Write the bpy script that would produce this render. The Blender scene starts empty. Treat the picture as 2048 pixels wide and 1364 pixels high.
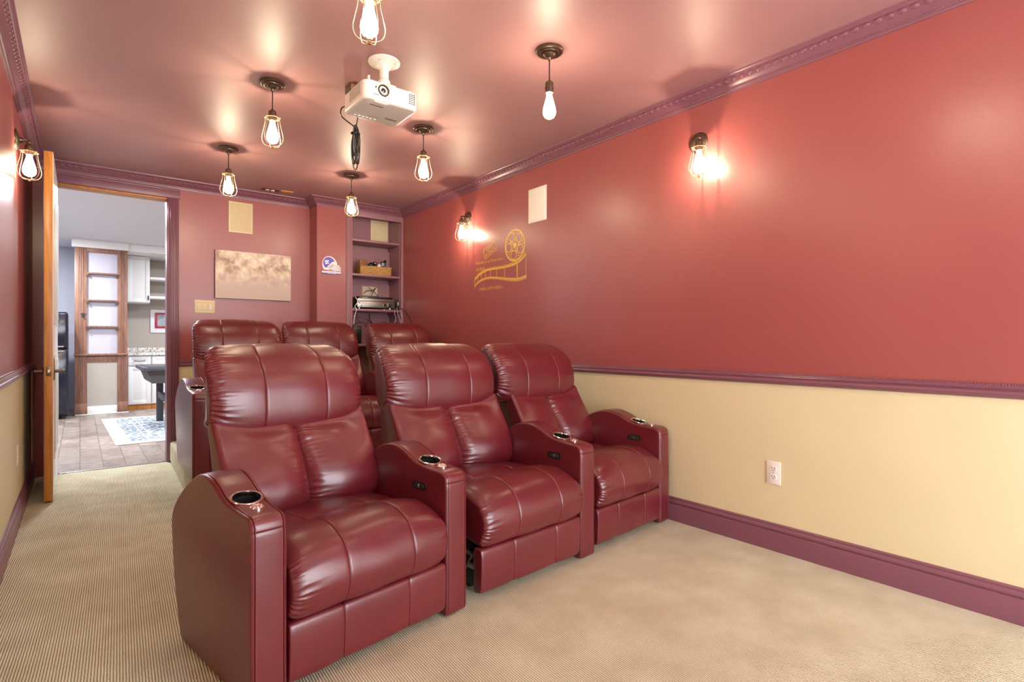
import bpy, bmesh, math, random
from mathutils import Vector, Matrix, noise
random.seed(7)
scn = bpy.context.scene
COL = scn.collection
PI = math.pi
R = math.radians

# ------------------------------------------------------------------ materials
def srgb(r, g, b):
    def f(c):
        c /= 255.0
        return c / 12.92 if c <= 0.04045 else ((c + 0.055) / 1.055) ** 2.4
    return (f(r), f(g), f(b), 1.0)

def new_mat(name):
    m = bpy.data.materials.new(name); m.use_nodes = True
    nt = m.node_tree
    return m, nt, nt.nodes['Principled BSDF']

def N(nt, typ, **kw):
    n = nt.nodes.new(typ)
    for k, v in kw.items():
        if k in n.inputs: n.inputs[k].default_value = v
        else: setattr(n, k, v)
    return n

def coords(nt, scale=(1, 1, 1), kind='Object'):
    tc = N(nt, 'ShaderNodeTexCoord'); mp = N(nt, 'ShaderNodeMapping')
    mp.inputs['Scale'].default_value = scale
    nt.links.new(tc.outputs[kind], mp.inputs['Vector'])
    return mp.outputs['Vector']

def mat(name, col, rough=0.5, metal=0.0, spec=0.5, bump=0.0, bscale=60.0, vary=0.0, vscale=3.0, coat=0.0, crough=0.1, aniso=(1, 1, 1)):
    """painted / moulded surface: base colour with mild wear variation and a fine noise bump"""
    m, nt, p = new_mat(name)
    p.inputs['Base Color'].default_value = col
    p.inputs['Roughness'].default_value = rough
    p.inputs['Metallic'].default_value = metal
    p.inputs['Specular IOR Level'].default_value = spec
    p.inputs['Coat Weight'].default_value = coat
    p.inputs['Coat Roughness'].default_value = crough
    if vary or bump:
        v = coords(nt, aniso)
    if vary:
        n = N(nt, 'ShaderNodeTexNoise', Scale=vscale, Detail=4.0)
        nt.links.new(v, n.inputs['Vector'])
        mx = N(nt, 'ShaderNodeMix', data_type='RGBA')
        mx.inputs['A'].default_value = tuple(max(0, c * (1 - vary)) for c in col[:3]) + (1,)
        mx.inputs['B'].default_value = tuple(min(1, c * (1 + vary)) for c in col[:3]) + (1,)
        nt.links.new(n.outputs['Fac'], mx.inputs['Factor'])
        nt.links.new(mx.outputs['Result'], p.inputs['Base Color'])
    if bump:
        n = N(nt, 'ShaderNodeTexNoise', Scale=bscale, Detail=3.0)
        nt.links.new(v, n.inputs['Vector'])
        b = N(nt, 'ShaderNodeBump', Strength=bump, Distance=0.002)
        nt.links.new(n.outputs['Fac'], b.inputs['Height'])
        nt.links.new(b.outputs['Normal'], p.inputs['Normal'])
    return m

def leather_mat(name, col, rough):
    m, nt, p = new_mat(name)
    v = coords(nt)
    n = N(nt, 'ShaderNodeTexNoise', Scale=4.0, Detail=5.0, Roughness=0.6)
    nt.links.new(v, n.inputs['Vector'])
    rmp = N(nt, 'ShaderNodeValToRGB')
    rmp.color_ramp.elements[0].position = 0.3; rmp.color_ramp.elements[1].position = 0.72
    rmp.color_ramp.elements[0].color = tuple(c * 0.86 for c in col[:3]) + (1,)
    rmp.color_ramp.elements[1].color = tuple(c * 1.16 for c in col[:3]) + (1,)
    nt.links.new(n.outputs['Fac'], rmp.inputs['Fac'])
    nt.links.new(rmp.outputs['Color'], p.inputs['Base Color'])
    p.inputs['Roughness'].default_value = rough
    p.inputs['Specular IOR Level'].default_value = 0.6; p.inputs['Coat Weight'].default_value = 0.40; p.inputs['Coat Roughness'].default_value = 0.30
    vo = N(nt, 'ShaderNodeTexVoronoi', Scale=420.0, feature='DISTANCE_TO_EDGE')
    nt.links.new(v, vo.inputs['Vector'])
    b = N(nt, 'ShaderNodeBump', Strength=0.16, Distance=0.0006)
    nt.links.new(vo.outputs['Distance'], b.inputs['Height'])
    n2 = N(nt, 'ShaderNodeTexNoise', Scale=26.0, Detail=4.0)
    nt.links.new(v, n2.inputs['Vector'])
    b2 = N(nt, 'ShaderNodeBump', Strength=0.16, Distance=0.004)
    nt.links.new(n2.outputs['Fac'], b2.inputs['Height'])
    nt.links.new(b.outputs['Normal'], b2.inputs['Normal'])
    nt.links.new(b2.outputs['Normal'], p.inputs['Normal'])
    return m

def carpet_mat():
    m, nt, p = new_mat('carpet_loop')
    v = coords(nt)
    # rows of loops: ribs 8 mm apart, loops 7 mm long along the row, jittered by noise
    sx = N(nt, 'ShaderNodeSeparateXYZ'); nt.links.new(v, sx.inputs[0])
    nz = N(nt, 'ShaderNodeTexNoise', Scale=60.0, Detail=2.0); nt.links.new(v, nz.inputs['Vector'])
    def math_(op, a, b=None):
        n = N(nt, 'ShaderNodeMath', operation=op)
        for i, q in enumerate((a, b)):
            if q is None: continue
            if isinstance(q, (int, float)): n.inputs[i].default_value = q
            else: nt.links.new(q, n.inputs[i])
        return n.outputs[0]
    jx = math_('MULTIPLY', nz.outputs['Fac'], 2.2)
    xs = math_('ADD', math_('MULTIPLY', math_('ADD', math_('ADD', sx.outputs['X'], math_('MULTIPLY', sx.outputs['Y'], -.047)), sx.outputs['Z']), 2 * PI / 0.0082), jx)
    rib = math_('ABSOLUTE', math_('SINE', math_('MULTIPLY', xs, 0.5)))
    row = math_('FLOOR', math_('DIVIDE', xs, 2 * PI))
    off = math_('MULTIPLY', row, 2.3)
    ys = math_('ADD', math_('ADD', math_('MULTIPLY', sx.outputs['Y'], 2 * PI / 0.0075), off), math_('MULTIPLY', nz.outputs['Fac'], 9.0))
    loop = math_('ABSOLUTE', math_('SINE', math_('MULTIPLY', ys, 0.5)))
    h = math_('MULTIPLY', rib, math_('ADD', math_('MULTIPLY', loop, 0.34), 0.66))
    ramp = N(nt, 'ShaderNodeValToRGB')
    e = ramp.color_ramp.elements
    e[0].position = 0.02; e[0].color = srgb(140, 130, 106)
    e[1].position = 0.75; e[1].color = srgb(235, 231, 206)
    k = e.new(0.35); k.color = srgb(201, 193, 164)
    nt.links.new(h, ramp.inputs['Fac'])
    n3 = N(nt, 'ShaderNodeTexNoise', Scale=5.0, Detail=5.0); nt.links.new(v, n3.inputs['Vector'])
    r3 = N(nt, 'ShaderNodeValToRGB'); r3.color_ramp.elements[0].position = 0.35; r3.color_ramp.elements[1].position = 0.7
    r3.color_ramp.elements[0].color = (0.84, 0.82, 0.78, 1); r3.color_ramp.elements[1].color = (1.0, 1.0, 1.0, 1)
    nt.links.new(n3.outputs['Fac'], r3.inputs['Fac'])
    mx = N(nt, 'ShaderNodeMix', data_type='RGBA', blend_type='MULTIPLY'); mx.inputs['Factor'].default_value = 1
    nt.links.new(ramp.outputs['Color'], mx.inputs['A']); nt.links.new(r3.outputs['Color'], mx.inputs['B'])
    nt.links.new(mx.outputs['Result'], p.inputs['Base Color'])
    b = N(nt, 'ShaderNodeBump', Strength=0.8, Distance=0.004)
    nt.links.new(h, b.inputs['Height']); nt.links.new(b.outputs['Normal'], p.inputs['Normal'])
    p.inputs['Roughness'].default_value = 0.95; p.inputs['Specular IOR Level'].default_value = 0.1
    return m

def wood_mat(name, c1, c2, scale=(30, 30, 2.2), rough=0.4):
    m, nt, p = new_mat(name)
    v = coords(nt, scale)
    n = N(nt, 'ShaderNodeTexNoise', Scale=1.6, Detail=6.0, Roughness=0.65, Distortion=0.6)
    nt.links.new(v, n.inputs['Vector'])
    r = N(nt, 'ShaderNodeValToRGB'); r.color_ramp.elements[0].position = 0.3; r.color_ramp.elements[1].position = 0.7
    r.color_ramp.elements[0].color = c1; r.color_ramp.elements[1].color = c2
    nt.links.new(n.outputs['Fac'], r.inputs['Fac']); nt.links.new(r.outputs['Color'], p.inputs['Base Color'])
    p.inputs['Roughness'].default_value = rough
    return m

def tile_mat():
    m, nt, p = new_mat('vinyl_plank_floor')
    v = coords(nt)
    br = N(nt, 'ShaderNodeTexBrick', Scale=1.0, **{'Mortar Size': 0.003, 'Brick Width': 0.3, 'Row Height': 0.155, 'Bias': 0.0})
    br.inputs['Color1'].default_value = srgb(172, 160, 150); br.inputs['Color2'].default_value = srgb(136, 124, 116)
    br.inputs['Mortar'].default_value = srgb(110, 98, 92); br.offset = 0.37
    rot = N(nt, 'ShaderNodeMapping'); rot.inputs['Rotation'].default_value = (0, 0, PI / 2)
    nt.links.new(v, rot.inputs['Vector']); nt.links.new(rot.outputs['Vector'], br.inputs['Vector'])
    n = N(nt, 'ShaderNodeTexNoise', Scale=9.0, Detail=6.0, Distortion=1.5); nt.links.new(v, n.inputs['Vector'])
    r = N(nt, 'ShaderNodeValToRGB'); r.color_ramp.elements[0].position = 0.32; r.color_ramp.elements[1].position = 0.7
    r.color_ramp.elements[0].color = (0.62, 0.58, 0.56, 1); r.color_ramp.elements[1].color = (1, 1, 1, 1)
    nt.links.new(n.outputs['Fac'], r.inputs['Fac'])
    mx = N(nt, 'ShaderNodeMix', data_type='RGBA', blend_type='MULTIPLY'); mx.inputs['Factor'].default_value = 1
    nt.links.new(br.outputs['Color'], mx.inputs['A']); nt.links.new(r.outputs['Color'], mx.inputs['B'])
    nt.links.new(mx.outputs['Result'], p.inputs['Base Color'])
    p.inputs['Roughness'].default_value = 0.38
    return m

def rug_mat():
    m, nt, p = new_mat('rug_pile')
    v = coords(nt)
    vo = N(nt, 'ShaderNodeTexVoronoi', Scale=14.0, feature='DISTANCE_TO_EDGE'); nt.links.new(v, vo.inputs['Vector'])
    n = N(nt, 'ShaderNodeTexNoise', Scale=18.0, Detail=5.0); nt.links.new(v, n.inputs['Vector'])
    mu = N(nt, 'ShaderNodeMath', operation='MULTIPLY'); nt.links.new(vo.outputs['Distance'], mu.inputs[0]); nt.links.new(n.outputs['Fac'], mu.inputs[1])
    r = N(nt, 'ShaderNodeValToRGB'); r.color_ramp.interpolation = 'LINEAR'
    r.color_ramp.elements[0].position = 0.02; r.color_ramp.elements[0].color = srgb(200, 208, 210)
    r.color_ramp.elements[1].position = 0.09; r.color_ramp.elements[1].color = srgb(92, 110, 130)
    nt.links.new(mu.outputs[0], r.inputs['Fac']); nt.links.new(r.outputs['Color'], p.inputs['Base Color'])
    p.inputs['Roughness'].default_value = 0.95
    return m

def glow_mat(name, col, strength):
    """lit lamp glass: clear, lets the filament light through, and glows"""
    m = bpy.data.materials.new(name); m.use_nodes = True
    nt = m.node_tree; nt.nodes.clear()
    out = N(nt, 'ShaderNodeOutputMaterial'); add = N(nt, 'ShaderNodeAddShader')
    tr = N(nt, 'ShaderNodeBsdfTransparent'); em = N(nt, 'ShaderNodeEmission', Strength=strength)
    em.inputs['Color'].default_value = col
    nt.links.new(tr.outputs[0], add.inputs[0]); nt.links.new(em.outputs[0], add.inputs[1]); nt.links.new(add.outputs[0], out.inputs['Surface'])
    return m

def emit_mat(name, col, strength):
    m, nt, p = new_mat(name)
    p.inputs['Base Color'].default_value = col
    p.inputs['Emission Color'].default_value = col; p.inputs['Emission Strength'].default_value = strength
    return m

def canvas_mat():
    m, nt, p = new_mat('canvas_print')
    v = coords(nt, (1, 1, 1))
    n = N(nt, 'ShaderNodeTexNoise', Scale=15.0, Detail=2.5, Distortion=0.25); nt.links.new(v, n.inputs['Vector'])
    r = N(nt, 'ShaderNodeValToRGB'); e = r.color_ramp.elements
    e[0].position = 0.34; e[0].color = srgb(178, 146, 124)
    e[1].position = 0.72; e[1].color = srgb(252, 244, 220)
    q = e.new(0.5); q.color = srgb(222, 200, 176)
    nt.links.new(n.outputs['Fac'], r.inputs['Fac'])
    sx = N(nt, 'ShaderNodeSeparateXYZ'); nt.links.new(v, sx.inputs[0])
    g = N(nt, 'ShaderNodeValToRGB'); g.color_ramp.elements[0].position = 0.12; g.color_ramp.elements[0].color = srgb(176, 156, 146)
    g.color_ramp.elements[1].position = 0.26; g.color_ramp.elements[1].color = (1, 1, 1, 1)
    nt.links.new(sx.outputs['Z'], g.inputs['Fac'])
    lo = N(nt, 'ShaderNodeMath', operation='MULTIPLY_ADD'); lo.inputs[1].default_value = -6.0; lo.inputs[2].default_value = 1.65; lo.use_clamp = True
    nt.links.new(sx.outputs['Z'], lo.inputs[0])
    mx = N(nt, 'ShaderNodeMix', data_type='RGBA'); nt.links.new(lo.outputs[0], mx.inputs['Factor'])
    nt.links.new(r.outputs['Color'], mx.inputs['A']); mx.inputs['B'].default_value = srgb(208, 188, 174)
    nt.links.new(mx.outputs['Result'], p.inputs['Base Color'])
    p.inputs['Roughness'].default_value = 0.5
    return m

def granite_mat():
    m, nt, p = new_mat('granite_counter')
    v = coords(nt)
    n = N(nt, 'ShaderNodeTexNoise', Scale=45.0, Detail=4.0); nt.links.new(v, n.inputs['Vector'])
    r = N(nt, 'ShaderNodeValToRGB'); r.color_ramp.elements[0].position = 0.38; r.color_ramp.elements[1].position = 0.52
    r.color_ramp.elements[0].color = srgb(150, 144, 136); r.color_ramp.elements[1].color = srgb(236, 232, 224)
    nt.links.new(n.outputs['Fac'], r.inputs['Fac']); nt.links.new(r.outputs['Color'], p.inputs['Base Color'])
    p.inputs['Roughness'].default_value = 0.2
    return m

def wicker_mat():
    m, nt, p = new_mat('wicker')
    v = coords(nt, (1, 1, 1))
    w = N(nt, 'ShaderNodeTexWave', Scale=28.0, Distortion=6.0, **{'Detail Scale': 3.0}); w.bands_direction = 'Z'
    nt.links.new(v, w.inputs['Vector'])
    r = N(nt, 'ShaderNodeValToRGB'); r.color_ramp.elements[0].color = srgb(140, 92, 40); r.color_ramp.elements[1].color = srgb(232, 190, 112)
    nt.links.new(w.outputs['Fac'], r.inputs['Fac']); nt.links.new(r.outputs['Color'], p.inputs['Base Color'])
    p.inputs['Roughness'].default_value = 0.6
    return m

M = {}
M['leather'] = leather_mat('burgundy_leather', (0.122, 0.0078, 0.0138, 1), 0.37)
M['leather_dark'] = leather_mat('burgundy_vinyl', (0.17, 0.016, 0.020, 1), 0.45)
M['thread'] = mat('seam_thread', (0.30, 0.055, 0.055, 1), 0.7, spec=0.2)
M['crease'] = mat('seam_fold', (0.045, 0.004, 0.007, 1), 0.8, spec=0.1)
M['red'] = mat('red_wall_paint', (0.335, 0.080, 0.076, 1), 0.34, spec=0.7, bump=0.12, bscale=180, vary=0.05)
M['tan'] = mat('tan_wall_paint', (0.72, 0.635, 0.39, 1), 0.5, bump=0.1, bscale=180, vary=0.04)
M['ceil'] = mat('plum_ceiling_paint', (0.36, 0.182, 0.182, 1), 0.47, spec=0.85, bump=0.08, bscale=150, vary=0.05)
M['plum'] = mat('plum_trim_paint', (0.21, 0.078, 0.108, 1), 0.34, bump=0.05, bscale=90)
M['plum_wall'] = mat('plum_bookcase_paint', (0.32, 0.15, 0.175, 1), 0.42)
M['carpet'] = carpet_mat()
M['bronze'] = mat('oil_rubbed_bronze', (0.17, 0.12, 0.085, 1), 0.36, metal=0.85)
M['wire'] = mat('cage_wire', (0.42, 0.34, 0.22, 1), 0.35, metal=0.7)
M['brass'] = mat('brass', (0.55, 0.40, 0.18, 1), 0.3, metal=1.0)
M['bulb'] = glow_mat('lit_bulb_glass', (1.0, 0.86, 0.62, 1), 5.0)
M['filament'] = emit_mat('filament', (1.0, 0.74, 0.42, 1), 60.0)
M['black'] = mat('black_plastic', (0.012, 0.012, 0.013, 1), 0.35)
M['blackmetal'] = mat('black_painted_metal', (0.02, 0.02, 0.02, 1), 0.5)
M['steel'] = mat('steel', (0.45, 0.44, 0.43, 1), 0.3, metal=1.0)
M['gunmetal'] = mat('brushed_gunmetal', (0.32, 0.30, 0.27, 1), 0.34, metal=0.9, bump=0.05, bscale=300, aniso=(1, 1, 20))
M['chrome'] = mat('chrome', (0.82, 0.80, 0.77, 1), 0.12, metal=1.0)
M['white'] = mat('white_plastic', (0.83, 0.80, 0.74, 1), 0.35)
M['projector'] = mat('projector_white', (0.80, 0.77, 0.70, 1), 0.32)
M['ivory'] = mat('ivory_plastic', (0.82, 0.70, 0.44, 1), 0.38)
M['grille'] = mat('ivory_speaker_grille', (0.76, 0.62, 0.36, 1), 0.6, bump=0.6, bscale=900)
M['grille_white'] = mat('white_speaker_grille', (0.92, 0.91, 0.82, 1), 0.6, bump=0.6, bscale=900)
M['slot'] = mat('dark_slot', (0.03, 0.027, 0.025, 1), 0.6)
M['grey_print'] = mat('grey_print', (0.35, 0.32, 0.29, 1), 0.5)
M['gold'] = mat('gold_vinyl', (0.72, 0.44, 0.07, 1), 0.38, vary=0.08)
M['canvas'] = canvas_mat()
M['canvas_edge'] = mat('canvas_edge', (0.09, 0.05, 0.04, 1), 0.7)
M['oak'] = wood_mat('golden_oak', srgb(168, 100, 38), srgb(214, 150, 70))
M['walnut'] = wood_mat('stained_cherry', srgb(112, 76, 62), srgb(160, 118, 98))
M['white_paint'] = mat('white_cabinet_paint', (0.82, 0.82, 0.80, 1), 0.35)
M['lavender'] = mat('pale_lavender_paint', (0.50, 0.49, 0.57, 1), 0.55)
M['greige'] = mat('greige_paint', (0.42, 0.38, 0.33, 1), 0.6, vary=0.05)
M['slate'] = mat('grey_blue_paint', (0.46, 0.47, 0.54, 1), 0.6, vary=0.05)
M['other_ceil'] = mat('white_ceiling_paint', (0.74, 0.75, 0.77, 1), 0.8)
M['tile'] = tile_mat()
M['rug'] = rug_mat()
M['rug_border'] = mat('rug_border', srgb(226, 226, 220), 0.95, bump=0.5, bscale=300)
M['granite'] = granite_mat()
M['charcoal'] = mat('charcoal_laminate', (0.075, 0.072, 0.085, 1), 0.5, vary=0.15, vscale=12)
M['felt'] = mat('dark_table_bed', (0.05, 0.06, 0.075, 1), 0.25)
M['fridge'] = mat('black_gloss_enamel', (0.012, 0.014, 0.025, 1), 0.12)
M['wicker'] = wicker_mat()
M['brown'] = mat('brown_leather', (0.30, 0.12, 0.05, 1), 0.5)
M['blue'] = mat('royal_blue_print', (0.13, 0.11, 0.58, 1), 0.4)
M['sign_white'] = mat('sign_white', (0.85, 0.84, 0.86, 1), 0.4)
M['sign_grey'] = mat('sign_grey', (0.42, 0.42, 0.46, 1), 0.4)
M['sign_red'] = mat('sign_red', (0.55, 0.05, 0.08, 1), 0.4)
M['face'] = mat('facemask_opening', (0.62, 0.52, 0.40, 1), 0.5)
M['frame_red'] = mat('red_lacquer', (0.42, 0.03, 0.07, 1), 0.3)
M['drywall'] = mat('cut_drywall', (0.70, 0.60, 0.42, 1), 0.9)
M['orange'] = mat('raw_orange_patch', (0.72, 0.33, 0.05, 1), 0.5, vary=0.3, vscale=60)
M['jack'] = mat('cream_jack', (0.85, 0.74, 0.60, 1), 0.4)
M['lens'] = mat('lens_glass', (0.02, 0.02, 0.03, 1), 0.05, coat=1.0)
M['photo'] = mat('photo_print', (0.35, 0.38, 0.42, 1), 0.3, vary=0.8, vscale=40)

# ------------------------------------------------------------------ geometry helpers
class MB:
    def __init__(s): s.v = []; s.f = []; s.m = []; s.slots = []
    def slot(s, m):
        if m not in s.slots: s.slots.append(m)
        return s.slots.index(m)
    def add(s, vs, fs, m):
        k = len(s.v); s.v.extend(tuple(p) for p in vs)
        i = s.slot(m) if not isinstance(m, list) else None
        for j, f in enumerate(fs):
            s.f.append(tuple(k + a for a in f)); s.m.append(i if i is not None else s.slot(m[j]))
        return s
    def box(s, x0, x1, y0, y1, z0, z1, m, bev=0.0, seg=2, rot=None, piv=(0, 0, 0)):
        bm = bmesh.new(); bmesh.ops.create_cube(bm, size=1.0)
        for v in bm.verts:
            v.co = Vector(((x0 + x1) / 2 + v.co.x * (x1 - x0), (y0 + y1) / 2 + v.co.y * (y1 - y0), (z0 + z1) / 2 + v.co.z * (z1 - z0)))
        if bev > 0: bmesh.ops.bevel(bm, geom=list(bm.edges), offset=bev, segments=seg, profile=0.5, affect='EDGES')
        return s.bm(bm, m, rot, piv)
    def bm(s, bm, m, rot=None, piv=(0, 0, 0)):
        bm.verts.ensure_lookup_table(); bm.verts.index_update()
        pv = Vector(piv)
        vs = [(rot @ (v.co - pv) + pv) if rot else v.co.copy() for v in bm.verts]
        fs = [[v.index for v in f.verts] for f in bm.faces]; bm.free()
        return s.add(vs, fs, m)
    def lathe(s, prof, m, c=(0, 0, 0), seg=32, axis=None):
        """prof [(r,z)]; axis: matrix turning +z"""
        vs, fs, n = [], [], len(prof)
        for i in range(seg):
            a = 2 * PI * i / seg
            for r, z in prof:
                p = Vector((r * math.cos(a), r * math.sin(a), z))
                if axis: p = axis @ p
                vs.append(p + Vector(c))
        for i in range(seg):
            j = (i + 1) % seg
            for k in range(n - 1): fs.append((i * n + k, j * n + k, j * n + k + 1, i * n + k + 1))
        return s.add(vs, fs, m)
    def tube(s, pts, r, m, seg=8, closed=False):
        pts = [Vector(p) for p in pts]; n = len(pts); vs, fs = [], []
        prev = None
        for i, p in enumerate(pts):
            t = (pts[(i + 1) % n] - pts[i - 1]) if closed else (pts[min(i + 1, n - 1)] - pts[max(i - 1, 0)])
            if t.length < 1e-9: t = Vector((0, 0, 1))
            t.normalize()
            if prev is None:
                u = t.orthogonal().normalized()
            else:
                u = (prev - t * prev.dot(t))
                u = u.normalized() if u.length > 1e-6 else t.orthogonal().normalized()
            prev = u; w = t.cross(u)
            for k in range(seg):
                a = 2 * PI * k / seg
                vs.append(p + (u * math.cos(a) + w * math.sin(a)) * r)
        for i in range(n if closed else n - 1):
            j = (i + 1) % n
            for k in range(seg):
                l = (k + 1) % seg
                fs.append((i * seg + k, i * seg + l, j * seg + l, j * seg + k))
        if not closed:
            fs.append(tuple(range(seg))[::-1]); fs.append(tuple((n - 1) * seg + k for k in range(seg)))
        return s.add(vs, fs, m)
    def prism(s, poly, fn, d0, d1, m):
        """poly [(a,b)] swept between depths; fn(a,b,d)->xyz"""
        n = len(poly)
        vs = [fn(a, b, d0) for a, b in poly] + [fn(a, b, d1) for a, b in poly]
        fs = [tuple(range(n))[::-1], tuple(range(n, 2 * n))] + [(i, (i + 1) % n, n + (i + 1) % n, n + i) for i in range(n)]
        return s.add(vs, fs, m)
    def ball(s, c, r, m, sc=(1, 1, 1), seg=12):
        bm = bmesh.new(); bmesh.ops.create_uvsphere(bm, u_segments=seg, v_segments=max(6, seg // 2), radius=r)
        for v in bm.verts: v.co = Vector((v.co.x * sc[0] + c[0], v.co.y * sc[1] + c[1], v.co.z * sc[2] + c[2]))
        return s.bm(bm, m)
    def mesh(s, name, smooth=True, angle=38):
        me = bpy.data.meshes.new(name); me.from_pydata([tuple(v) for v in s.v], [], s.f)
        for m in s.slots: me.materials.append(M[m])
        me.polygons.foreach_set('material_index', s.m)
        bm = bmesh.new(); bm.from_mesh(me)
        bmesh.ops.recalc_face_normals(bm, faces=bm.faces); bm.to_mesh(me); bm.free()
        if smooth:
            me.shade_smooth(); me.set_sharp_from_angle(angle=R(angle))
        me.update()
        return me
    def build(s, name, parent=None, loc=(0, 0, 0), rz=0.0, smooth=True, angle=38):
        return place(name, s.mesh(name, smooth, angle), parent, loc, rz)

def place(name, me, parent=None, loc=(0, 0, 0), rz=0.0):
    o = bpy.data.objects.new(name, me); COL.objects.link(o)
    o.location = loc; o.rotation_euler = (0, 0, rz); o.parent = parent
    return o

def tag(o, label, cat, group=None):
    o['label'] = label; o['category'] = cat
    if group: o['group'] = group
    return o

def thing(name, label, cat, loc=(0, 0, 0), rz=0.0, group=None):
    return tag(place(name, None, None, loc, rz), label, cat, group)

def struct(o, label=None):
    o['kind'] = 'structure'
    if label: o['label'] = label
    return o

def copy_tree(o, parent=None):
    c = o.copy(); COL.objects.link(c); c.parent = parent
    for ch in list(o.children): copy_tree(ch, c)
    return c

def spline(ctrl, n, closed=False):
    """Catmull-Rom through 2-D or 3-D points, n samples evenly by arc length"""
    P = [Vector(p) for p in ctrl]; m = len(P); raw = []
    segs = m if closed else m - 1
    for i in range(segs):
        p0 = P[(i - 1) % m] if closed else P[max(i - 1, 0)]
        p1 = P[i]; p2 = P[(i + 1) % m]
        p3 = P[(i + 2) % m] if closed else P[min(i + 2, m - 1)]
        for k in range(24):
            t = k / 24
            raw.append(0.5 * ((2 * p1) + (-p0 + p2) * t + (2 * p0 - 5 * p1 + 4 * p2 - p3) * t * t + (-p0 + 3 * p1 - 3 * p2 + p3) * t ** 3))
    raw.append(P[0].copy() if closed else P[-1].copy())
    d = [0.0]
    for a, b in zip(raw, raw[1:]): d.append(d[-1] + (b - a).length)
    out, j = [], 0
    cnt = n if closed else n - 1
    for i in range(n):
        s = d[-1] * i / cnt
        while j < len(d) - 2 and d[j + 1] < s: j += 1
        t = (s - d[j]) / max(d[j + 1] - d[j], 1e-9)
        out.append(raw[j].lerp(raw[j + 1], min(max(t, 0), 1)))
    return out

def text_mesh(txt, size, shear=0.0):
    """flat outline of the words: list of 2-D verts and faces, centred"""
    cu = bpy.data.curves.new('t', 'FONT'); cu.body = txt; cu.size = size; cu.shear = shear
    cu.align_x = 'CENTER'; cu.align_y = 'CENTER'; cu.resolution_u = 3
    o = bpy.data.objects.new('t', cu); COL.objects.link(o)
    dg = bpy.context.evaluated_depsgraph_get(); dg.update()
    me = bpy.data.meshes.new_from_object(o.evaluated_get(dg))
    vs = [(v.co.x, v.co.y) for v in me.vertices]; fs = [tuple(p.vertices) for p in me.polygons]
    bpy.data.objects.remove(o); bpy.data.curves.remove(cu); bpy.data.meshes.remove(me)
    return vs, fs

def sstep(a, b, x):
    t = min(max((x - a) / (b - a), 0), 1)
    return t * t * (3 - 2 * t)
WORLD, OTHER, EXPO = 12.5, 56.0, 0.1
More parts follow.
